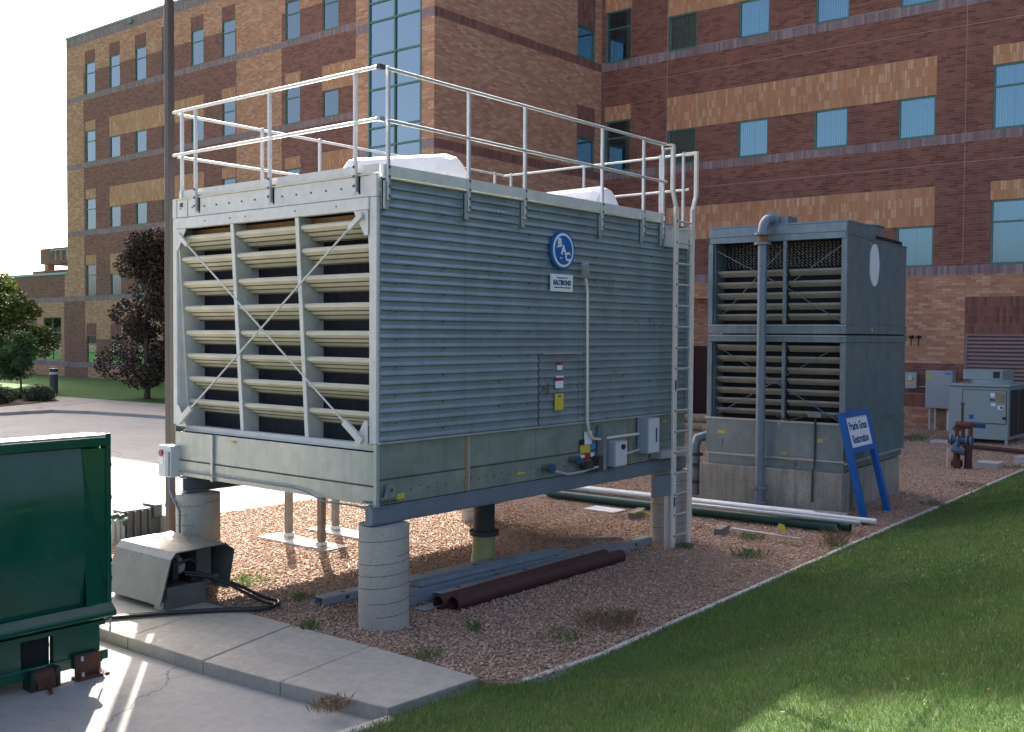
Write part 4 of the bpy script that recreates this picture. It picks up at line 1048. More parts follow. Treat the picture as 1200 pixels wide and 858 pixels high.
# basin and skirt
m = MB(); m.box(-.04,.02,-.02,W2+.03,zb(.94),zb(1.56)); P2(m,'basin_panel','old_galv'); m = MB(); m.box(-.07,.02,-.03,W2+.05,zb(1.56),zb(1.59)); P2(m,'basin_ledge','galv_light')
m = MB(); m.box(.02,D2,-.03,.0,zb(.9),zb(1.53)); P2(m,'basin_panel','old_galv_side'); m = MB(); m.box(.0,D2,-.05,.0,zb(1.535),zb(1.575)); P2(m,'basin_ledge','old_galv_side')
m = MB(); m.box(-.06,.02,-.03,W2+.03,zb(.905),zb(.935)); P2(m,'basin_ledge','galv_light'); m = MB(); m.box(.02,D2,-.06,.0,zb(.87),zb(.9)); P2(m,'basin_ledge','galv_light')
m = MB(); m.box(.0,.05,-.01,W2,zb(.72),zb(.903)); m.box(.05,D2,.02,W2-.02,zb(.74),zb(.9)); P2(m,'skirt','old_galv')
m = MB(); m.box(-.06,-.035,2.25,2.38,zb(1.08),zb(1.2)); P2(m,'cover_plate','old_galv')
for y0,y1,z0,z1 in ((2.2,2.35,1.29,1.35),(1.0,1.1,.99,1.02),(.35,.45,1.24,1.30)):
    m = MB(); m.box(-.046,-.04,y0,y1,zb(z0),zb(z1)); P2(m,'label','yellow_label')
m = MB(); m.tube([(-.16,.48,zb(.2)),(-.16,.48,zb(.75)),(-.07,.48,zb(.8)),(-.07,.48,zb(1.75))],.018,8); m.tube([(-.07,.48,zb(1.72)),(-.09,.7,zb(1.68)),(-.09,.95,zb(1.6)),(-.08,1.2,zb(1.66))],.014,6); P2(m,'float_pipe','dark_pipe')
m = MB(); m.box(-.12,-.05,.36,.6,zb(1.68),zb(1.78)); P2(m,'float_box','old_galv')
m = MB(); n = 40
m.add([(1.47+.27*math.cos(2*math.pi*k/n), -.024 if False else -.036, zb(4.42)+.39*math.sin(2*math.pi*k/n)) for k in range(n)]+[(1.47+.27*math.cos(2*math.pi*k/n), -.02, zb(4.42)+.39*math.sin(2*math.pi*k/n)) for k in range(n)], [tuple(range(n))]+[(k,(k+1)%n,n+(k+1)%n,n+k) for k in range(n)])
P2(m,'blank_disc','sign_white')
m = MB(); m.box(1.2,1.26,-.03,-.02,zb(4.78),zb(4.82)); P2(m,'label','yellow_label'); m = MB(); m.box(1.3,1.36,-.05,-.045,zb(3.2),zb(3.26)); P2(m,'label','yellow_label')
# inlet pipe: riser up the louvred face and elbow into the top
ry = 1.42
m = MB(); m.tube([(-.26,ry,zb(.06)),(-.26,ry,zb(4.78))],.082,20); rp = P2(m,'riser_pipe','pipe_blue')
m = MB(); m.tube([(-.26,ry,zb(4.78)),(-.26,ry,zb(4.90))],.085,18); P2(m,'coupling','orange_rust',rp)
m = MB()
for z0, z1, r_ in ((4.74,4.78,.15),(4.91,4.95,.15),(.36,.41,.15),(.10,.15,.15)): m.tube([(-.26,ry,zb(z0)),(-.26,ry,zb(z1))],r_,20)
P2(m,'flange','pipe_blue',rp,kind='stuff')
pts = [(-.26+.26*(1-math.cos(a)), ry-.0, zb(4.95)+.26*math.sin(a)) for a in np.linspace(0,math.pi/2,8)]+[(.12,ry,zb(5.21))]
m = MB(); m.tube(pts,.092,20); P2(m,'elbow','pipe_blue',rp)
m = MB(); m.tube([(.1,ry,zb(5.21)),(.16,ry,zb(5.21))],.15,20); m.box(.16,.6,ry-.30,ry+.2,zb(4.95),zb(5.28)); P2(m,'inlet_box','old_galv')
m = MB(); m.box(.3,.34,ry-.36,ry+.24,zb(5.282),zb(5.295)); P2(m,'lid','old_galv')
m = MB(); m.box(-.05,.02,.85,1.05,zb(.78),zb(.84)); m.box(-.32,-.02,ry-.02,ry+.02,zb(.68),zb(.74)); P2(m,'pipe_clamp','pipe_blue',kind='stuff')
# outlet pipe on the left flank: horizontal, bends down
m = MB(); m.tube([(.35,W2+.0,zb(1.2)),(.3,W2+.15,zb(1.2)),(.2,W2+.32,zb(1.14)),(.18,W2+.36,zb(.98)),(.18,W2+.36,zb(.05))],.095,18); o2 = P2(m,'outlet_pipe','pipe_blue')
for z in (.86,.66,.34):
    m = MB(); m.tube([(.18,W2+.36,zb(z)),(.18,W2+.36,zb(z-.05))],.15,18); P2(m,'flange','dark_pipe',o2)
# concrete walls carrying it
def T2p(x, y, z): 
    c_, s_ = math.cos(TH), math.sin(TH); return (OX+x*c_-y*s_, OY+x*s_+y*c_, z)
t = thing('concrete_wall', 'stained concrete footing wall under the louvred front of the old tower', 'footing', T2p(0,0,0), TH)
m = MB(); m.box(-.14,.26,-.04,W2+.11,-.15,.72); m.build('wall','stained_concrete',t,local=True,bevel=.015)
t = thing('concrete_wall', 'concrete footing block behind the legs of the leaning blue sign', 'footing', T2p(.8,0,0), TH)
m = MB(); m.box(.0,D2-.75,.06,W2+.09,-.15,.70); m.build('wall','stained_concrete',t,local=True,bevel=.015)

# ---------------------------------------------------------------- leaning blue sign
A0, B0 = Vector((9.84,-1.50,0)), Vector((11.19,-1.44,0)); topv = Vector((.0,.44,1.80))
ux = (B0-A0).normalized(); vz = (topv - ux*topv.dot(ux)).normalized(); nz_ = ux.cross(vz).normalized()
SM = Matrix((ux, vz, nz_)).transposed().to_4x4(); SM.translation = A0
sgn = thing('sign', 'blue framed sign on two legs leaning against the old cooling tower', 'sign', tuple(A0))
LS, WS = 1.86, 1.35
def SB(name, mat, x0, x1, y0, y1, z0, z1, parent=None, **k):
    m = MB(); m.T = SM; m.box(x0,x1,y0,y1,z0,z1); return m.build(name, mat, parent or sgn, **k)
for x0 in (0, WS-.13): SB('leg','sign_blue',x0,x0+.13,.0,LS,-.10,.0,bevel=.006)
SB('frame_bar','sign_blue',.13,WS-.13,LS-.10,LS,-.09,-.003); SB('frame_bar','sign_blue',.13,WS-.13,1.14,1.24,-.09,-.003)
pn = SB('panel','sign_white',.13,WS-.13,1.24,LS-.10,-.06,-.02)
for tx, v in (('Prairie Grass', 1.60), ('Restoration', 1.37)):
    text_part('lettering', tx, .205, 'ink_navy', pn, SM @ Matrix.Translation((WS/2,v,-.018)), bold=.004, sx=.83)
# ---------------------------------------------------------------- dumpster container at the left
YD, XD = 1.12, -2.36
dm = thing('dumpster', 'big dark green steel roll off container cut by the left edge', 'dumpster', (-4.5, 2.3, -.1))
def DP(mb, name, mat, parent=None, **k): return mb.build(name, mat, parent or dm, **k)
m = MB(); m.box(-7.4,-3.30,YD+.14,YD+2.4,.42,2.11); m.box(-3.299,XD-.02,YD+.27,YD+2.4,.42,1.72); m.box(-3.299,XD-.03,YD+.14,YD+.268,.42,2.10); DP(m,'body','dumpster_green')
m = MB(); cv = [(YD+.085-.10*math.sin(math.pi*(.06+.80*k/14)), 2.045-1.49*k/14) for k in range(15)]; m.add([(x,y,z) for y, z in cv for x in (-7.4,XD-.26)], [(2*i,2*i+1,2*i+3,2*i+2) for i in range(14)], True); DP(m,'side_plate','dumpster_green')
m = MB(); m.add([(XD-.26,YD+.062,2.02),(XD-.02,YD+.002,2.02),(XD-.02,YD-.0,.56),(XD-.10,YD-.02,.56)],[(0,1,2,3)]); m.add([(XD-.26,YD+.062,2.02),(XD-.10,YD-.02,.56),(XD-.26,YD-.025,.56)],[(0,1,2)]); DP(m,'corner_gusset','dumpster_green',fix=False)
m = MB(); m.box(XD-.05,XD,YD-.02,YD+.10,.40,2.16); DP(m,'corner_post','dumpster_green',bevel=.012)
m = MB(); m.box(XD-.05,XD,YD+2.3,YD+2.42,.40,1.74); DP(m,'corner_post','dumpster_green',bevel=.012)
m = MB(); m.box(-7.4,XD-.051,YD-.035,YD+.11,2.045,2.132); DP(m,'top_rail','dumpster_green',bevel=.015)
m = MB(); m.box(-7.4,XD-.055,YD-.01,YD+.26,2.134,2.15); DP(m,'top_rail','galv_light')
m = MB(); m.box(-7.4,-3.27,YD+.262,YD+2.38,2.112,2.17); DP(m,'lid','galv_light')
m = MB(); m.prism([(YD-.02,.565),(YD-.10,.50),(YD-.105,.455),(YD+.03,.40),(YD+.1,.40),(YD+.1,.565)],'x',-7.4,XD); DP(m,'lower_flange','dumpster_green',bevel=.01)
m = MB(); m.box(-7.4,XD-.06,YD+.0,YD+.2,.36,.40); DP(m,'lip','dumpster_green')
# under frame: rail with fork pockets
m = MB()
for x0, x1 in ((-7.4,-4.2),(-3.85,-3.20),(-2.90,XD-.09)): m.box(x0,x1,YD+.05,YD+.12,.10,.36)
DP(m,'frame_rail','dumpster_green'); m = MB(); m.box(-7.4,XD-.07,YD+.03,YD+.15,-.0,.10); m.box(XD-.09,XD-.02,YD+.02,YD+.06,.02,.11); DP(m,'lower_rail','dumpster_green',bevel=.008)
m = MB(); m.box(-3.20,-2.90,YD+.13,YD+.5,.1,.36); DP(m,'fork_pocket','interior_dark')
m = MB(); m.box(-7.4,XD-.2,YD+1.9,YD+2.3,.0,.42); DP(m,'frame_rail','dumpster_dark')
m = MB(); m.tube([(-3.12,YD+.02,.0),(-2.93,YD+.02,.0)],.075,20); ro = DP(m,'roller','rust_brown')
m = MB(); m.box(-3.16,-3.12,YD-.06,YD+.1,-.09,.08); m.box(-2.93,-2.89,YD-.06,YD+.1,-.09,.08); m.build('roller_bracket','dumpster_dark',ro)
m = MB(); m.bar((-2.98,YD-.02,-.07),(-3.06,YD-.22,-.085),.03,.012); m.box(-3.1,-2.92,YD-.06,YD-.03,-.095,.0); m.build('latch','rust_brown',ro)
m = MB(); m.box(-2.72,-2.47,YD-.01,YD+.02,-.075,.12); m.box(-2.73,-2.42,YD-.08,YD+.06,-.1,-.078); ft_ = DP(m,'foot','rust_brown',bevel=.006)
m = MB(); m.box(-2.73,-2.5,YD+.0,YD+.12,.0,.13); m.build('foot_block','dumpster_dark',ft_)
m = MB()
for x, z in ((-2.67,-.06),(-2.5,-.06),(-2.68,.09)): m.tube([(x,YD-.05,z-.01),(x,YD-.05,z+.03)],.014,8)
m.build('bolt','galv_light',ft_,kind='stuff')
def chain(pts, parent):
    m = MB()
    for i in range(len(pts)-1):
        a, b = Vector(pts[i]), Vector(pts[i+1]); n_ = int((b-a).length/.032)
        for k in range(n_):
            p = a+(b-a)*(k/n_); q = a+(b-a)*((k+1.1)/n_); m.bar(p,q,.018 if k%2 else .007,.007 if k%2 else .018)
    return m.build('chain','galv_light',parent)
chain([(XD-.01,YD+.0,.40),(XD-.015,YD+.0,.22)], dm); chain([(-2.47,YD-.04,-.06),(-2.5,YD-.12,-.088),(-2.52,YD-.16,-.09)], dm)
for z in (.95, 1.55, .78, 1.86):
    m = MB(); m.tube([(XD-.0,YD+.04,z),(XD+.02,YD+.04,z)],.03,10); DP(m,'hinge_pin','dumpster_dark')

# ---------------------------------------------------------------- hydraulic power unit
pu = thing('power_unit', 'grey hooded hydraulic power unit with black hoses on the concrete walk', 'machine', (-.8, 2.75, .03))
Y0, Y1 = 2.2, 3.34
hp = [(-1.165,.10),(-1.03,.585),(-.965,.655),(-.30,.665),(-.185,.575),(-.265,.14)]
m = MB(); n = len(hp); vs = [(x,y,z) for y in (Y0,Y1) for x, z in hp]; inn = [(x+(.012 if x < -.6 else -.012), y, z-.012) for y in (Y0,Y1) for x, z in hp]
fs = [(i,i+1,n+i+1,n+i) for i in range(n-1)]
m.add(vs+inn, fs+[(2*n+i,3*n+i,3*n+i+1,2*n+i+1) for i in range(n-1)]+[(i,2*n+i,2*n+i+1,i+1) for i in range(n-1)]+[(n+i,n+i+1,3*n+i+1,3*n+i) for i in range(n-1)]); m.build('hood','hood_grey',pu,fix=False)
m = MB(); m.add([(-1.13,Y1-.02,.1),(-1.02,Y1-.02,.57),(-.96,Y1-.02,.64),(-.31,Y1-.02,.65),(-.2,Y1-.02,.56),(-.27,Y1-.02,.14)],[(0,1,2,3,4,5)]); m.build('end_plate','hood_dark',pu)
m = MB(); m.box(-.50,-.30,Y0+.3,Y1-.1,.15,.6); m.build('reservoir','hood_dark',pu)
m = MB(); m.box(-1.06,-.56,Y0+.02,Y1-.02,.0,.27); m.build('tank','hood_grey',pu,bevel=.01)
m = MB(); m.tube([(-.83,Y0+.25,.46),(-.83,Y1-.3,.46)],.125,20); mt_ = m.build('motor','hood_dark',pu)
m = MB(); m.tube([(-.83,Y0+.16,.46),(-.83,Y0+.25,.46)],.09,16); m.build('motor_cap','galv_light',mt_)
m = MB(); m.box(-.97,-.9,Y0+.05,Y0+.4,.34,.56); m.box(-.74,-.58,Y0+.04,Y0+.3,.28,.36); m.tube([(-.95,Y0+.06,.5),(-.8,Y0+.0,.56),(-.66,Y0+.06,.50),(-.62,Y0+.2,.44)],.02,8); m.build('valve_block','black_plastic',pu)
m = MB(); m.box(-.56,-.33,Y0+.1,Y0+.14,.27,.30); m.build('shelf','hood_grey',pu)
m = MB(); m.box(-1.10,-1.02,Y0+.1,Y0+.22,.0,.10); m.build('drain_spout','pvc_white',pu)
for k, pts in enumerate(([(-.80,Y0+.1,.40),(-.62,Y0-.02,.36),(-.40,Y0-.25,.22),(-.22,Y0-.52,.07),(-.2,Y0-.78,.055),(-.42,Y0-.82,.055),(-.75,Y0-.52,.055),(-1.2,Y0-.18,.055),(-1.66,Y0+.1,.055),(-2.2,Y0+.35,.06)],
                         [(-.78,Y0+.1,.37),(-.6,Y0-.04,.33),(-.36,Y0-.22,.24),(-.12,Y0-.42,.08),(-.06,Y0-.66,.05),(-.3,Y0-.80,.055),(-.72,Y0-.46,.055),(-1.2,Y0-.12,.055),(-1.66,Y0+.16,.055),(-2.2,Y0+.42,.06)])):
    P_ = [Vector(p) for p in pts]; sm = []
    for i in range(len(P_)-1):
        p0, p1, p2, p3 = P_[max(i-1,0)], P_[i], P_[i+1], P_[min(i+2,len(P_)-1)]
        for q in range(6):
            t_ = q/6; sm.append(.5*((2*p1)+(-p0+p2)*t_+(2*p0-5*p1+4*p2-p3)*t_*t_+(-p0+3*p1-3*p2+p3)*t_**3))
    sm.append(P_[-1]); m = MB(); m.tube(sm,.019,8); m.build('hydraulic_hose','hose_black',pu)

# grey bin with valves and a concrete block by the road
t = thing('utility_cabinet', 'low ribbed grey steel cabinet between the dumpster and the rear pier', 'cabinet', (1.0, 6.4, -.1))
m = MB(); m.box(.72,1.36,6.2,6.45,-.12,.46); m.build('body','bollard_body',t,bevel=.01)
m = MB(); m.box(1.22,1.36,6.15,6.47,.30,.50); m.build('cap','bollard_body',t,bevel=.01)
for x in (.80,.92,1.04,1.16):
    m = MB(); m.box(x-.015,x+.015,6.17,6.2,-.1,.44); m.build('rib','bollard_body',t)
m = MB(); m.tube([(1.46,6.2,-.1),(1.47,6.2,.46)],.015,8); m.tube([(1.47,6.14,.47),(1.47,6.2,.47)],.045,12); m.build('gauge','galv_light',t)
t = thing('valve_cluster', 'greenish pipe fittings and valves beside the dumpster corner', 'valves', (.6,6.2,-.1))
m = MB()
for x in (.52,.6,.68): m.tube([(x,6.1,-.1),(x,6.1,.38+.1*random.random())],.022,8)
m.tube([(.45,6.1,.33),(.75,6.1,.36)],.022,8); m.build('pipe','unit_green',t)
m = MB()
for x, z in ((.52,.42),(.63,.40),(.7,.30)): m.bar((x-.04,6.08,z),(x+.05,6.08,z+.01),.05,.06)
m.build('valve','pvc_green',t)
t = thing('concrete_block', 'tan concrete block against the rear pier by the road', 'block', (1.5,6.05,-.1))
m = MB(); m.box(1.38,1.75,5.9,6.3,-.12,.32); m.build('block','pale_concrete',t,bevel=.012)

# ---------------------------------------------------------------- posts on concrete strips behind the tower
def strip(x0,x1,y0,y1,label):
    o = MB().box(x0,x1,y0,y1,-.05,.035).build('concrete_strip','pale_concrete',bevel=.01); tag(o,label,'footing',group='concrete strips for the steel posts')
strip(2.2,2.62,3.35,4.95,'sunlit concrete strip under two steel posts behind the near pier'); strip(3.1,3.52,3.3,4.9,'sunlit concrete strip under the single post beside the nearest pier')
for x,y,lb in ((2.45,4.5,'square steel post left of the pair standing in the gravel'),(2.32,3.6,'square steel post right of the pair standing in the gravel'),(3.3,4.42,'square steel post half hidden by the nearest pier')):
    t = thing('steel_post', lb, 'post', (x,y,0), group='steel posts behind the near pier')
    m = MB(); m.box(x-.046,x+.046,y-.046,y+.046,.045,1.29); m.build('shaft','timber_grey',t,bevel=.006)
    m = MB(); m.box(x-.12,x+.12,y-.12,y+.12,.036,.05); m.build('base_plate','galv_light',t)
    m = MB(); m.box(x-.06,x+.06,y-.06,y+.06,.05,.11); m.build('shoe','galv_light',t)

# ---------------------------------------------------------------- steel channels and rusty pipes on the gravel
def channel(x0,y0,x1,y1,z,wd,ht,label,flip=False,sup=0):
    t = thing('steel_channel', label, 'steel channel', (x0,y0,z), group='galvanised steel channels lying under the near tower')
    a = Vector((x0,y0,0)); b = Vector((x1,y1,0)); d_ = (b-a).normalized(); s_ = Vector((-d_.y,d_.x,0))
    m = MB(); th_ = .01
    zt = z+ht
    def slab(u0,u1,z0,z1): 
        vs = [p+s_*u+Vector((0,0,q)) for p in (a,b) for u, q in ((u0,z0),(u1,z0),(u1,z1),(u0,z1))]
        m.add(vs,[(0,1,2,3),(7,6,5,4),(0,4,5,1),(1,5,6,2),(2,6,7,3),(3,7,4,0)])
    if not flip:
        slab(-wd/2,wd/2,zt-th_,zt); slab(-wd/2,-wd/2+th_,z,zt-th_); slab(wd/2-th_,wd/2,z,zt-th_)
    else:
        slab(-wd/2,wd/2,z,z+th_); slab(-wd/2,-wd/2+th_,z+th_,zt); slab(wd/2-th_,wd/2,z+th_,zt)
    m.build('web','steel_blue',t,bevel=.004)
    if not flip:
        m = MB(); L_ = (b-a).length; k = .35
        while k < L_:
            p = a+d_*k; m.bar(p+Vector((0,0,zt)),p+Vector((0,0,zt+.003)),.05,.05,(1,0,0)); p2 = p-s_*(wd/2+.002)+Vector((0,0,z+ht/2)); m.bar(p2,p2-s_*.003,.06,.04); k += 1.25
        m.build('slot','seam_dark',t,kind='stuff')
    return t
channel(.20,1.16,3.1,.99,.02,.16,.09,'steel channel sticking out left of the nearest pier')
channel(1.0,1.00,3.72,.84,.02,.16,.10,'rearmost steel channel of the bundle under the tower')
channel(.95,.80,4.15,.64,.02,.15,.12,'second steel channel from the back of the bundle')
channel(.90,.60,4.95,.40,.02,.15,.10,'middle steel channel of the bundle beside the pier')
channel(1.25,.655,3.85,.52,.125,.14,.06,'bright steel channel lying on top of the bundle',True)
channel(.85,.41,2.0,.37,.02,.15,.09,'short upturned steel channel ending near the pier',True)
channel(1.20,.24,5.75,.245,.02,.15,.10,'long steel channel next to the rusty pipes')
channel(4.2,.42,5.1,.36,.02,.12,.07,'short steel channel at the far end of the bundle',True)
for y0,x0,x1,y1,lb in ((.02,.97,4.32,.05,'rust brown pipe lying against the steel channels'),(-.14,1.05,4.45,-.13,'front rust brown pipe nearest the grass')):
    t = thing('rusty_pipe', lb, 'pipe', (x0,y0,.09), group='rust brown pipes under the near tower')
    m = MB(); m.tube([(x0,y0,.085),(x1,y1,.085)],.085,24,hollow=.14); m.build('pipe','rust_pipe',t)
t = thing('scrap_strip', 'pale metal offcut on the gravel before the rusty pipes', 'scrap', (.9,.05,.01))
m = MB(); m.bar((.78,.12,.03),(1.35,.14,.03),.16,.01); m.build('plate','galv_light',t)
# ---------------------------------------------------------------- long pipes and timbers by the old tower
def longpipe(pa, pb, r, mat, lb, hollow=.15):
    t = thing('long_pipe', lb, 'pipe', pa, group='long pipes laid before the old tower')
    m = MB(); m.tube([pa,pb],r,16,hollow=hollow); m.build('pipe',mat,t)
longpipe((8.42,4.2,.10),(8.58,-1.72,.10),.075,'pvc_green','dark green pipe on the tower side of the pipe run')
longpipe((8.24,4.0,.10),(8.40,-1.60,.10),.075,'pvc_green','dark green pipe on the walk side of the pipe run')
longpipe((8.30,4.25,.245),(8.62,-2.12,.23),.042,'pvc_white','long white pipe with its end near the turf')
longpipe((8.43,4.3,.245),(8.66,-1.1,.235),.042,'pvc_white','white pipe behind the longest white pipe')
longpipe((8.18,1.0,.225),(8.42,-1.95,.215),.035,'galv_light','thin grey pipe at the front of the pipe run',.3)
def block(x0,x1,y0,y1,z0,z1,mat,lb,name='timber_block',cat='timber',rz=0):
    t = thing(name, lb, cat, ((x0+x1)/2,(y0+y1)/2,z0))
    m = MB(); m.T = Matrix.Translation(((x0+x1)/2,(y0+y1)/2,0)) @ Matrix.Rotation(rz,4,'Z') @ Matrix.Translation((-(x0+x1)/2,-(y0+y1)/2,0)); m.box(x0,x1,y0,y1,z0,z1); m.build('timber' if 'timber' in name else 'body',mat,t,bevel=.008); return t
block(7.3,7.9,1.55,1.70,.0,.12,'timber_grey','dark timber block by the yellow strap left of the ladder pier',rz=.3)
block(5.95,6.9,-.95,-.83,.0,.11,'timber_grey','square timber offcut right of the ladder pier',rz=1.2) if False else block(7.0,7.45,-.25,-.12,.0,.11,'timber_grey','square timber offcut right of the ladder pier',rz=.2)
block(4.9,5.9,1.05,1.13,.0,.05,'timber','flat weathered board behind the far end of the steel bundle',rz=-.8)
block(9.5,11.2,4.6,4.72,.0,.07,'timber_grey','weathered plank beyond the white pipes',rz=.15)
block(6.3,7.4,4.35,4.47,.0,.07,'timber_grey','grey plank left of the pipe run',rz=.05)
t = thing('strap', 'yellow strap crumpled on the gravel by the dark timber', 'strap', (7.6,1.45,0)); m = MB(); m.tube([(7.35,1.5,.13),(7.5,1.45,.14),(7.62,1.42,.07),(7.72,1.36,.02)],.018,6); m.build('strap','yellow_label',t)
block(7.6,8.0,2.1,2.75,.01,.03,'pvc_white','white board strip before the green pipe','board','board',rz=.0)
block(7.15,7.22,-1.55,-.35,.09,.115,'galv_light','thin pale strip beside the yellow marker flag','metal_strip','strip',rz=-.1)
# aluminium ladder lying flat
t = thing('lying_ladder', 'aluminium extension ladder lying flat along the old tower footing', 'ladder', (9.6,.4,0))
for dx in (0,.4):
    m = MB(); m.bar((9.05+dx*.9,2.3,.05),(9.52+dx*.9,-1.15,.05),.03,.085); m.build('rail','ladder_alu',t)
for k in range(12):
    q = k/11*.96+.02; p = Vector((9.05,2.3,.05)).lerp(Vector((9.52,-1.15,.05)),q); m = MB(); m.tube([p,p+Vector((.36,.0,0))],.02,8); m.build('rung','ladder_alu',t)
m = MB()
for k in range(12):
    q = k/11*.96+.02; p = Vector((9.05,2.3,.05)).lerp(Vector((9.52,-1.15,.05)),q); m.bar(p-Vector((.016,0,0)),p-Vector((.02,0,0)),.035,.035)
m.build('rung_end','seam_dark',t,kind='stuff')
t = thing('rusty_angle', 'short rusty steel angle beside the corner of the old tower footing', 'scrap', (9.3,-1.45,0)); m = MB(); m.box(9.35,9.42,-1.72,-1.2,.0,.14); m.box(9.42,9.62,-1.72,-1.2,.0,.012); m.build('angle','rust_brown',t)
t = thing('marker_flag', 'yellow marker flag on a thin wire in the gravel', 'flag', (7.05,-1.14,0)); m = MB(); m.tube([(7.05,-1.14,0),(7.12,-1.2,.30)],.005,5); m.build('wire','galv_light',t)
m = MB(); m.add([(7.115,-1.2,.30),(7.19,-1.25,.27),(7.20,-1.27,.17),(7.10,-1.19,.19)],[(0,1,2,3)]); m.build('flag','yellow_label',t)
# ---------------------------------------------------------------- equipment against the far wall
cu = thing('condensing_unit', 'pale grey green air conditioning unit on legs before the brown louvre', 'air conditioner', (24.75,1.7,0))
def U(mb,name,mat,parent=None,**k): return mb.build(name,mat,parent or cu,**k)
m = MB(); m.box(24.75,27.05,.06,1.70,.14,1.66); U(m,'cabinet','unit_green',bevel=.015)
m = MB(); m.box(24.70,27.1,.02,1.74,1.665,1.735); U(m,'top_cover','unit_green',bevel=.02)
m = MB(); m.box(24.73,24.75,.12,1.30,.62,1.56); d_ = U(m,'access_panel','unit_green',bevel=.006)
m = MB(); m.box(24.735,24.752,.10,1.32,.60,1.58); U(m,'panel_gap','seam_dark')
for y0,y1,z0,z1,mt in ((.42,.54,1.38,1.50,'sign_white'),(.42,.56,1.27,1.32,'ink_navy'),(.15,.40,1.22,1.52,'timber'),(.40,.52,1.12,1.20,'sign_white'),(.18,.34,1.02,1.13,'sign_white'),(.20,.27,1.05,1.11,'red_plastic'),(1.0,1.12,.72,.84,'sign_blue')):
    m = MB(); m.box(24.722,24.73,y0,y1,z0,z1); m.build('label',mt,d_)
m = MB(); m.box(24.722,24.73,.1,.2,.74,.82); m.build('lock','black_plastic',d_)
for y in (.06,1.62):
    for x in (24.75,26.97):
        m = MB(); m.box(x,x+.08,y,y+.08,-.02,.14); U(m,'leg','unit_green')
for x0,x1 in ((24.95,25.85),(25.95,26.85)):
    m = MB(); m.box(x0,x1,.045,.06,.25,1.58); c_ = U(m,'coil','coil_dark')
    m = MB()
    for k in range(12): m.box(x0,x1,.035,.045,.3+k*.105,.312+k*.105)
    m.build('coil_guard','seam_dark',c_)
m = MB(); m.cyl((25.7,.8),.62,1.735,1.86,28); f_ = U(m,'fan_ring','unit_green')
m = MB(); m.box(25.2,26.5,.35,1.45,1.86,2.14); U(m,'upper_box','unit_green',bevel=.01)
m = MB(); m.box(25.18,25.2,.42,.6,1.92,2.1); U(m,'vent','black_plastic')
t = thing('electrical_cabinet', 'tall pale steel electrical cabinet on strut legs by the wall', 'cabinet', (28.4,3.1,0))
m = MB(); m.box(28.25,28.6,2.66,3.53,.74,1.99); m.build('body','box_grey',t,bevel=.01)
m = MB(); m.box(28.235,28.25,2.68,3.51,.76,1.97); d_ = m.build('door','box_grey',t)
m = MB(); m.box(28.227,28.235,3.35,3.50,1.72,1.86); m.build('label','yellow_label',d_)
m = MB(); m.box(28.227,28.235,2.72,2.9,1.87,1.93); m.build('label','blue_label',d_)
for y in (3.22,3.40):
    m = MB(); m.box(28.4,28.46,y,y+.06,0,.74); m.build('leg','galv_light',t)
m = MB(); m.tube([(28.45,2.82,.0),(28.45,2.82,.74)],.07,12); m.build('conduit','pvc_white',t)
t = thing('meter_box', 'small grey meter box with round dial on dark brick', 'meter', (28.65,4.1,1.6))
m = MB(); m.box(28.52,28.70,3.92,4.30,1.36,1.90); m.build('body','box_grey',t,bevel=.01)
m = MB(); m.tube([(28.52,4.12,1.72),(28.47,4.12,1.72)],.085,18); m.build('dial','galv_light',t); m = MB(); m.box(28.512,28.52,4.03,4.21,1.52,1.58); m.build('label','yellow_label',t)
m = MB(); m.tube([(28.68,3.92,1.42),(28.68,3.53,1.42)],.02,8); m.build('conduit','galv_light',t)
# red pipe assembly
bx, by = 18.4, -.55
t = thing('backflow_assembly', 'rusty red pipe riser with blue valves in the gravel', 'pipe assembly', (bx,by,0))
m = MB()
for y in (by+.14, by-.17):
    m.tube([(bx,y,.55),(bx,y,1.02)],.05,12)
m.tube([(bx,by+.16,1.03),(bx,by-.19,1.03)],.085,12); m.tube([(bx,by-.0,.6),(bx,by-.0,.98)],.045,12); m.tube([(bx,by+.02,1.0),(bx,by+.02,1.5)],.03,10); m.tube([(bx,by+.22,.95),(bx,by+.0,.93)],.05,10)
m.build('red_pipe','rust_red',t)
m = MB(); m.tube([(bx,by+.02,1.5),(bx,by+.02,1.56)],.05,10); m.build('vent_cap','valve_blue',t); m = MB(); m.tube([(bx+.0,by+.32,.66),(bx,by-.22,.66)],.09,12); m.tube([(bx-.02,by+.1,.60),(bx-.22,by+.12,.46),(bx-.2,by-.1,.40)],.085,12); m.build('blue_valve','valve_blue',t)
m = MB()
for y in (by+.26, by+.1, by-.1, by-.2): m.tube([(bx,y-.015,.66),(bx,y+.015,.66)],.13,14)
m.build('flange','pipe_blue',t,kind='stuff')
m = MB(); m.tube([(bx-.1,by+.1,.45),(bx-.1,by+.1,.02)],.08,12); m.tube([(bx,by-.13,.6),(bx,by-.13,.02)],.09,12); m.box(bx-.22,bx+.02,by+.0,by+.2,.05,.2); m.build('lower_pipe','rust_brown',t)
m = MB(); m.box(bx-.01,bx+.01,by-.5,by-.22,.98,1.08); m.build('handle','ink_navy',t)
m = MB(); m.tube([(bx-.2,by+.3,.02),(bx-.2,by+.28,.5)],.012,6); m.build('stake','pvc_white',t)
block(18.7,19.3,-1.25,-.75,.0,.14,'pale_concrete','concrete splash block behind the rusty red pipes','concrete_block','block')
block(20.4,20.9,-1.65,-1.2,.0,.16,'pale_concrete','concrete block at the right edge near the turf','concrete_block','block')
block(24.0,24.5,1.4,2.0,-.02,.07,'pale_concrete','flat concrete pad corner under the air conditioning unit','concrete_block','block')
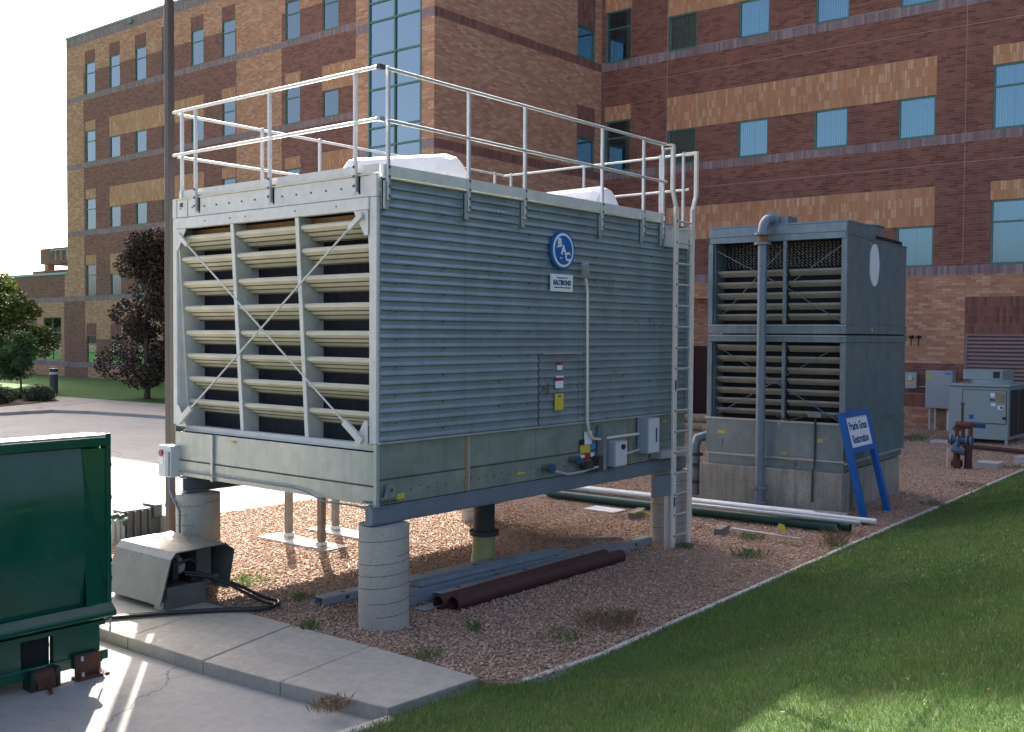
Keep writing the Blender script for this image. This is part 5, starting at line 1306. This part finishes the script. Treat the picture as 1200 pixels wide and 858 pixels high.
t = thing('ground_pipe', 'rusty brown pipe lying low before the air conditioning unit', 'pipe', (22.6,.3,.1)); m = MB(); m.tube([(22.9,.75,.1),(22.0,-2.0,.1)],.06,14); m.build('pipe','rust_pipe',t)
# split logs by the porch
for i,(x,y,z,lb) in enumerate(((22.6,8.75,.14,'lower split log of the stack left of the old tower'),(22.7,8.8,.42,'upper split log of the stack left of the old tower'),(22.3,7.9,.13,'split log lying by the old tower outlet pipe'))):
    t = thing('split_log', lb, 'log', (x,y,z), group='split logs near the red doors'); m = MB(); m.tube([(x-.2,y+.55,z),(x,y,z),(x+.2,y-.5,z)],[.14,.15,.14],9); m.build('log','log_wood',t)
# ---------------------------------------------------------------- far left: bollard, trees, shrubs
t = thing('bollard_light', 'dark bollard light with pale band on the lawn edge', 'bollard', (18.25,42.44,0))
m = MB(); m.cyl((18.25,42.44),.20,0,.98,20); m.build('body','bollard_body',t); m = MB(); m.cyl((18.25,42.44),.21,.98,1.10,20); m.build('lens','pvc_white',t); m = MB(); m.cyl((18.25,42.44),.21,1.10,1.27,20); m.build('cap','bollard_body',t)
def leaves(name, mat, parent, clumps, per, size, seed, flat=.6):
    r_ = np.random.default_rng(seed); C_ = np.array([c[:3] for c in clumps]); RR = np.array([c[3] for c in clumps])
    idx = r_.integers(0, len(clumps), per); d_ = r_.normal(0, 1, (per,3)); d_ /= np.linalg.norm(d_,axis=1)[:,None]
    rad = RR[idx]*r_.uniform(.25,1,per)**.45; p = C_[idx]+d_*rad[:,None]*np.array([1,1,.8])
    u = r_.normal(0,1,(per,3)); u[:,2] *= flat; u /= np.linalg.norm(u,axis=1)[:,None]
    w_ = np.cross(u, r_.normal(0,1,(per,3))); w_ /= np.linalg.norm(w_,axis=1)[:,None]
    s_ = size*r_.uniform(.6,1.3,per)[:,None]
    v = np.stack([p-u*s_, p+w_*s_*.55, p+u*s_, p-w_*s_*.55],1).reshape(-1,3)
    o0 = ORIG[parent.name]; v = v-np.array(o0)
    return raw_mesh(name, v, np.arange(per*4).reshape(-1,4), mat, parent)
def tree(name, label, x, y, h, cr, z0, leafmat, trunk_r, n_leaf, size, seed, group=None, squash=1.0, taper=.55):
    rr = random.Random(seed); t = thing(name, label, 'tree', (x,y,0), group=group)
    m = MB(); m.tube([(x,y,-.1),(x+.03,y,z0*.6),(x-.02,y+.03,z0+.3),(x,y,z0+(h-z0)*.6),(x+.05,y,h*.93)],[trunk_r*1.25,trunk_r,trunk_r*.85,trunk_r*.5,trunk_r*.12],9); m.build('trunk','bark',t)
    clumps = []; m = MB()
    for k in range(34):
        q = rr.random(); z = z0+(h-z0)*(.04+.92*q); prof = (math.sin(math.pi*(.12+.82*q)**.8))**.7; prof = max(prof, .25)*(1-taper*max(0,q-.5))
        a = rr.uniform(0,6.28); d_ = cr*prof*rr.uniform(.35,.95)
        c = (x+math.cos(a)*d_, y+math.sin(a)*d_*squash, z); clumps.append((*c, cr*rr.uniform(.22,.40)))
        st = (x, y, max(z0*.9, z-d_*.7)); mid = tuple((s+e)/2+.05 for s, e in zip(st,c)); m.tube([st,mid,c],[trunk_r*.35,trunk_r*.22,.012],6)
    m.build('limb','bark',t)
    clumps.append((x,y,h-cr*.2,cr*.22))
    leaves('crown', leafmat, t, clumps, n_leaf, size, seed); return t
tree('maple_tree','dark purple leaved maple left of the lamp pole',19.1,35.5,7.5,2.6,.85,'leaf_purple',.13,24000,.085,5)
tree('shade_tree','green tree with sunlit crown at the left edge',18.3,49.5,6.3,3.0,1.5,'leaf_green',.12,17000,.12,9)
tree('young_tree','small young green tree with thin trunk before the shade tree',16.0,41.2,3.0,1.25,1.05,'leaf_young',.045,6000,.075,13)
for k,(x,y,r_,lb) in enumerate(((15.1,37.6,.75,'low round shrub right of the young tree'),(13.0,37.0,.85,'low round shrub at the left edge under the young tree'),(14.9,39.6,.4,'small shrub touching the young tree trunk'))):
    t = thing('shrub', lb, 'shrub', (x,y,0), group='low shrubs in the mulch bed')
    m = MB()
    for q in range(6): m.tube([(x,y,0),(x+.3*r_*math.cos(q),y+.3*r_*math.sin(q),r_*.5)],.012,5)
    m.build('stem','bark',t)
    leaves('foliage','leaf_shrub',t,[(x+r_*.5*math.cos(a),y+r_*.5*math.sin(a),r_*.42,r_*.55) for a in np.linspace(0,5.2,6)]+[(x,y,r_*.6,r_*.55)],2600,.05,40+k)
for k,(x,y,h) in enumerate(((44,150,11),(60,158,9),(28,150,8),(8,140,9),(-10,145,10))):
    t = tree('distant_tree',['hazy tree on the horizon, tallest behind the low brick wing','hazy tree on the horizon beyond the terrace beam','hazy tree on the horizon before the far pale building','hazy tree on the horizon left of the far pale building','hazy tree on the horizon at the picture edge'][k],x,y,h,4.5,2,'leaf_green',.2,2500,.35,60+k,group='trees on the horizon')
# ---------------------------------------------------------------- weeds in the gravel
def weed(label, x, y, r_, h, n_, mat, seed, z=0):
    rr = np.random.default_rng(seed); a = rr.uniform(0,6.28,n_); d_ = r_*rr.uniform(0,1,n_)**.7; px, py = x+np.cos(a)*d_, y+np.sin(a)*d_*.8
    t = thing('weed', label, 'weed', (x,y,z), group='weeds growing in the gravel')
    hh = h*rr.uniform(.4,1,n_); ln = rr.normal(0,.5,(n_,2))*hh[:,None]; wd = rr.uniform(.0025,.0055,n_); b = rr.uniform(0,6.28,n_); dx, dy = np.cos(b)*wd, np.sin(b)*wd; zz = np.zeros(n_)
    P0 = np.stack([px-dx*.6,py-dy*.6,zz],1); P1 = np.stack([px+dx*.6,py+dy*.6,zz],1); P2_ = np.stack([px+ln[:,0]*.5+dx,py+ln[:,1]*.5+dy,hh*.65],1); P3 = np.stack([px+ln[:,0],py+ln[:,1],hh],1)
    v = np.stack([P0,P1,P2_,P3],1).reshape(-1,3)-np.array([x,y,z]) + np.array([0,0,0]); raw_mesh('blades', v, np.arange(n_*4).reshape(-1,4), mat, t, kind='stuff')
    k_ = n_//3; q = rr.integers(0,n_,k_)
    c = np.stack([px[q]+ln[q,0]*.7,py[q]+ln[q,1]*.7,hh[q]*.75],1); u = rr.normal(0,1,(k_,3)); u /= np.linalg.norm(u,axis=1)[:,None]; w_ = np.cross(u,rr.normal(0,1,(k_,3))); w_ /= np.linalg.norm(w_,axis=1)[:,None]; s_ = rr.uniform(.012,.03,k_)[:,None]
    v = np.stack([c-u*s_,c+w_*s_*.5,c+u*s_,c-w_*s_*.5],1).reshape(-1,3)-np.array([x,y,z]); raw_mesh('leaf', v, np.arange(k_*4).reshape(-1,4), mat, t, kind='stuff')
weed('leafy green weed clump left of the yellow marker flag',5.9,-1.35,.30,.16,130,'leaf_weed',1)
weed('dry brown weed patch by the stone edging',1.75,-1.78,.40,.16,330,'leaf_dry',2)
weed('green sprawling weed beside the dry brown patch',1.0,-1.72,.28,.10,110,'leaf_weed',3)
weed('grass tuft at the walk edge right of the nearest pier',-.40,-1.12,.16,.12,70,'leaf_weed',4)
weed('grass tuft at the walk edge left of the nearest pier',-.45,.55,.14,.12,80,'leaf_weed',5)
weed('reddish dry stems by the white pipe end',7.6,-1.85,.25,.26,90,'leaf_dry',6)
weed('green tuft at the foot of the reddish dry stems',7.4,-1.95,.3,.08,120,'leaf_weed',7)
weed('sunlit green weed patch behind the power unit',.35,2.75,.4,.10,240,'leaf_weed',8)
weed('tiny weed sprout between pier and rusty pipes',.6,-.85,.07,.16,40,'leaf_weed',9)
weed('weed at the foot of the ladder pier',5.8,-.35,.14,.12,90,'leaf_weed',10)
weed('weed under the end of the steel channel left of the pier',.25,1.55,.2,.10,110,'leaf_weed',11)
weed('dark green weeds along the turf near the red pipes',15.2,-1.6,.5,.11,160,'leaf_weed',12)
weed('weeds beside the splash block at the red pipes',19.3,-1.45,.35,.10,100,'leaf_weed',13)
weed('dry grass against the walk front edge at bottom',-1.86,-1.42,.20,.09,220,'leaf_dry',14,-.1)
weed('green weeds by the porch corner far right',24.3,2.6,.5,.25,160,'leaf_weed',15)
weed('weed clump on the turf line right of the sign',12.3,-1.8,.3,.12,90,'leaf_weed',16)
weed('green weed by the thin pale strip',7.1,-.75,.25,.14,120,'leaf_weed',17)
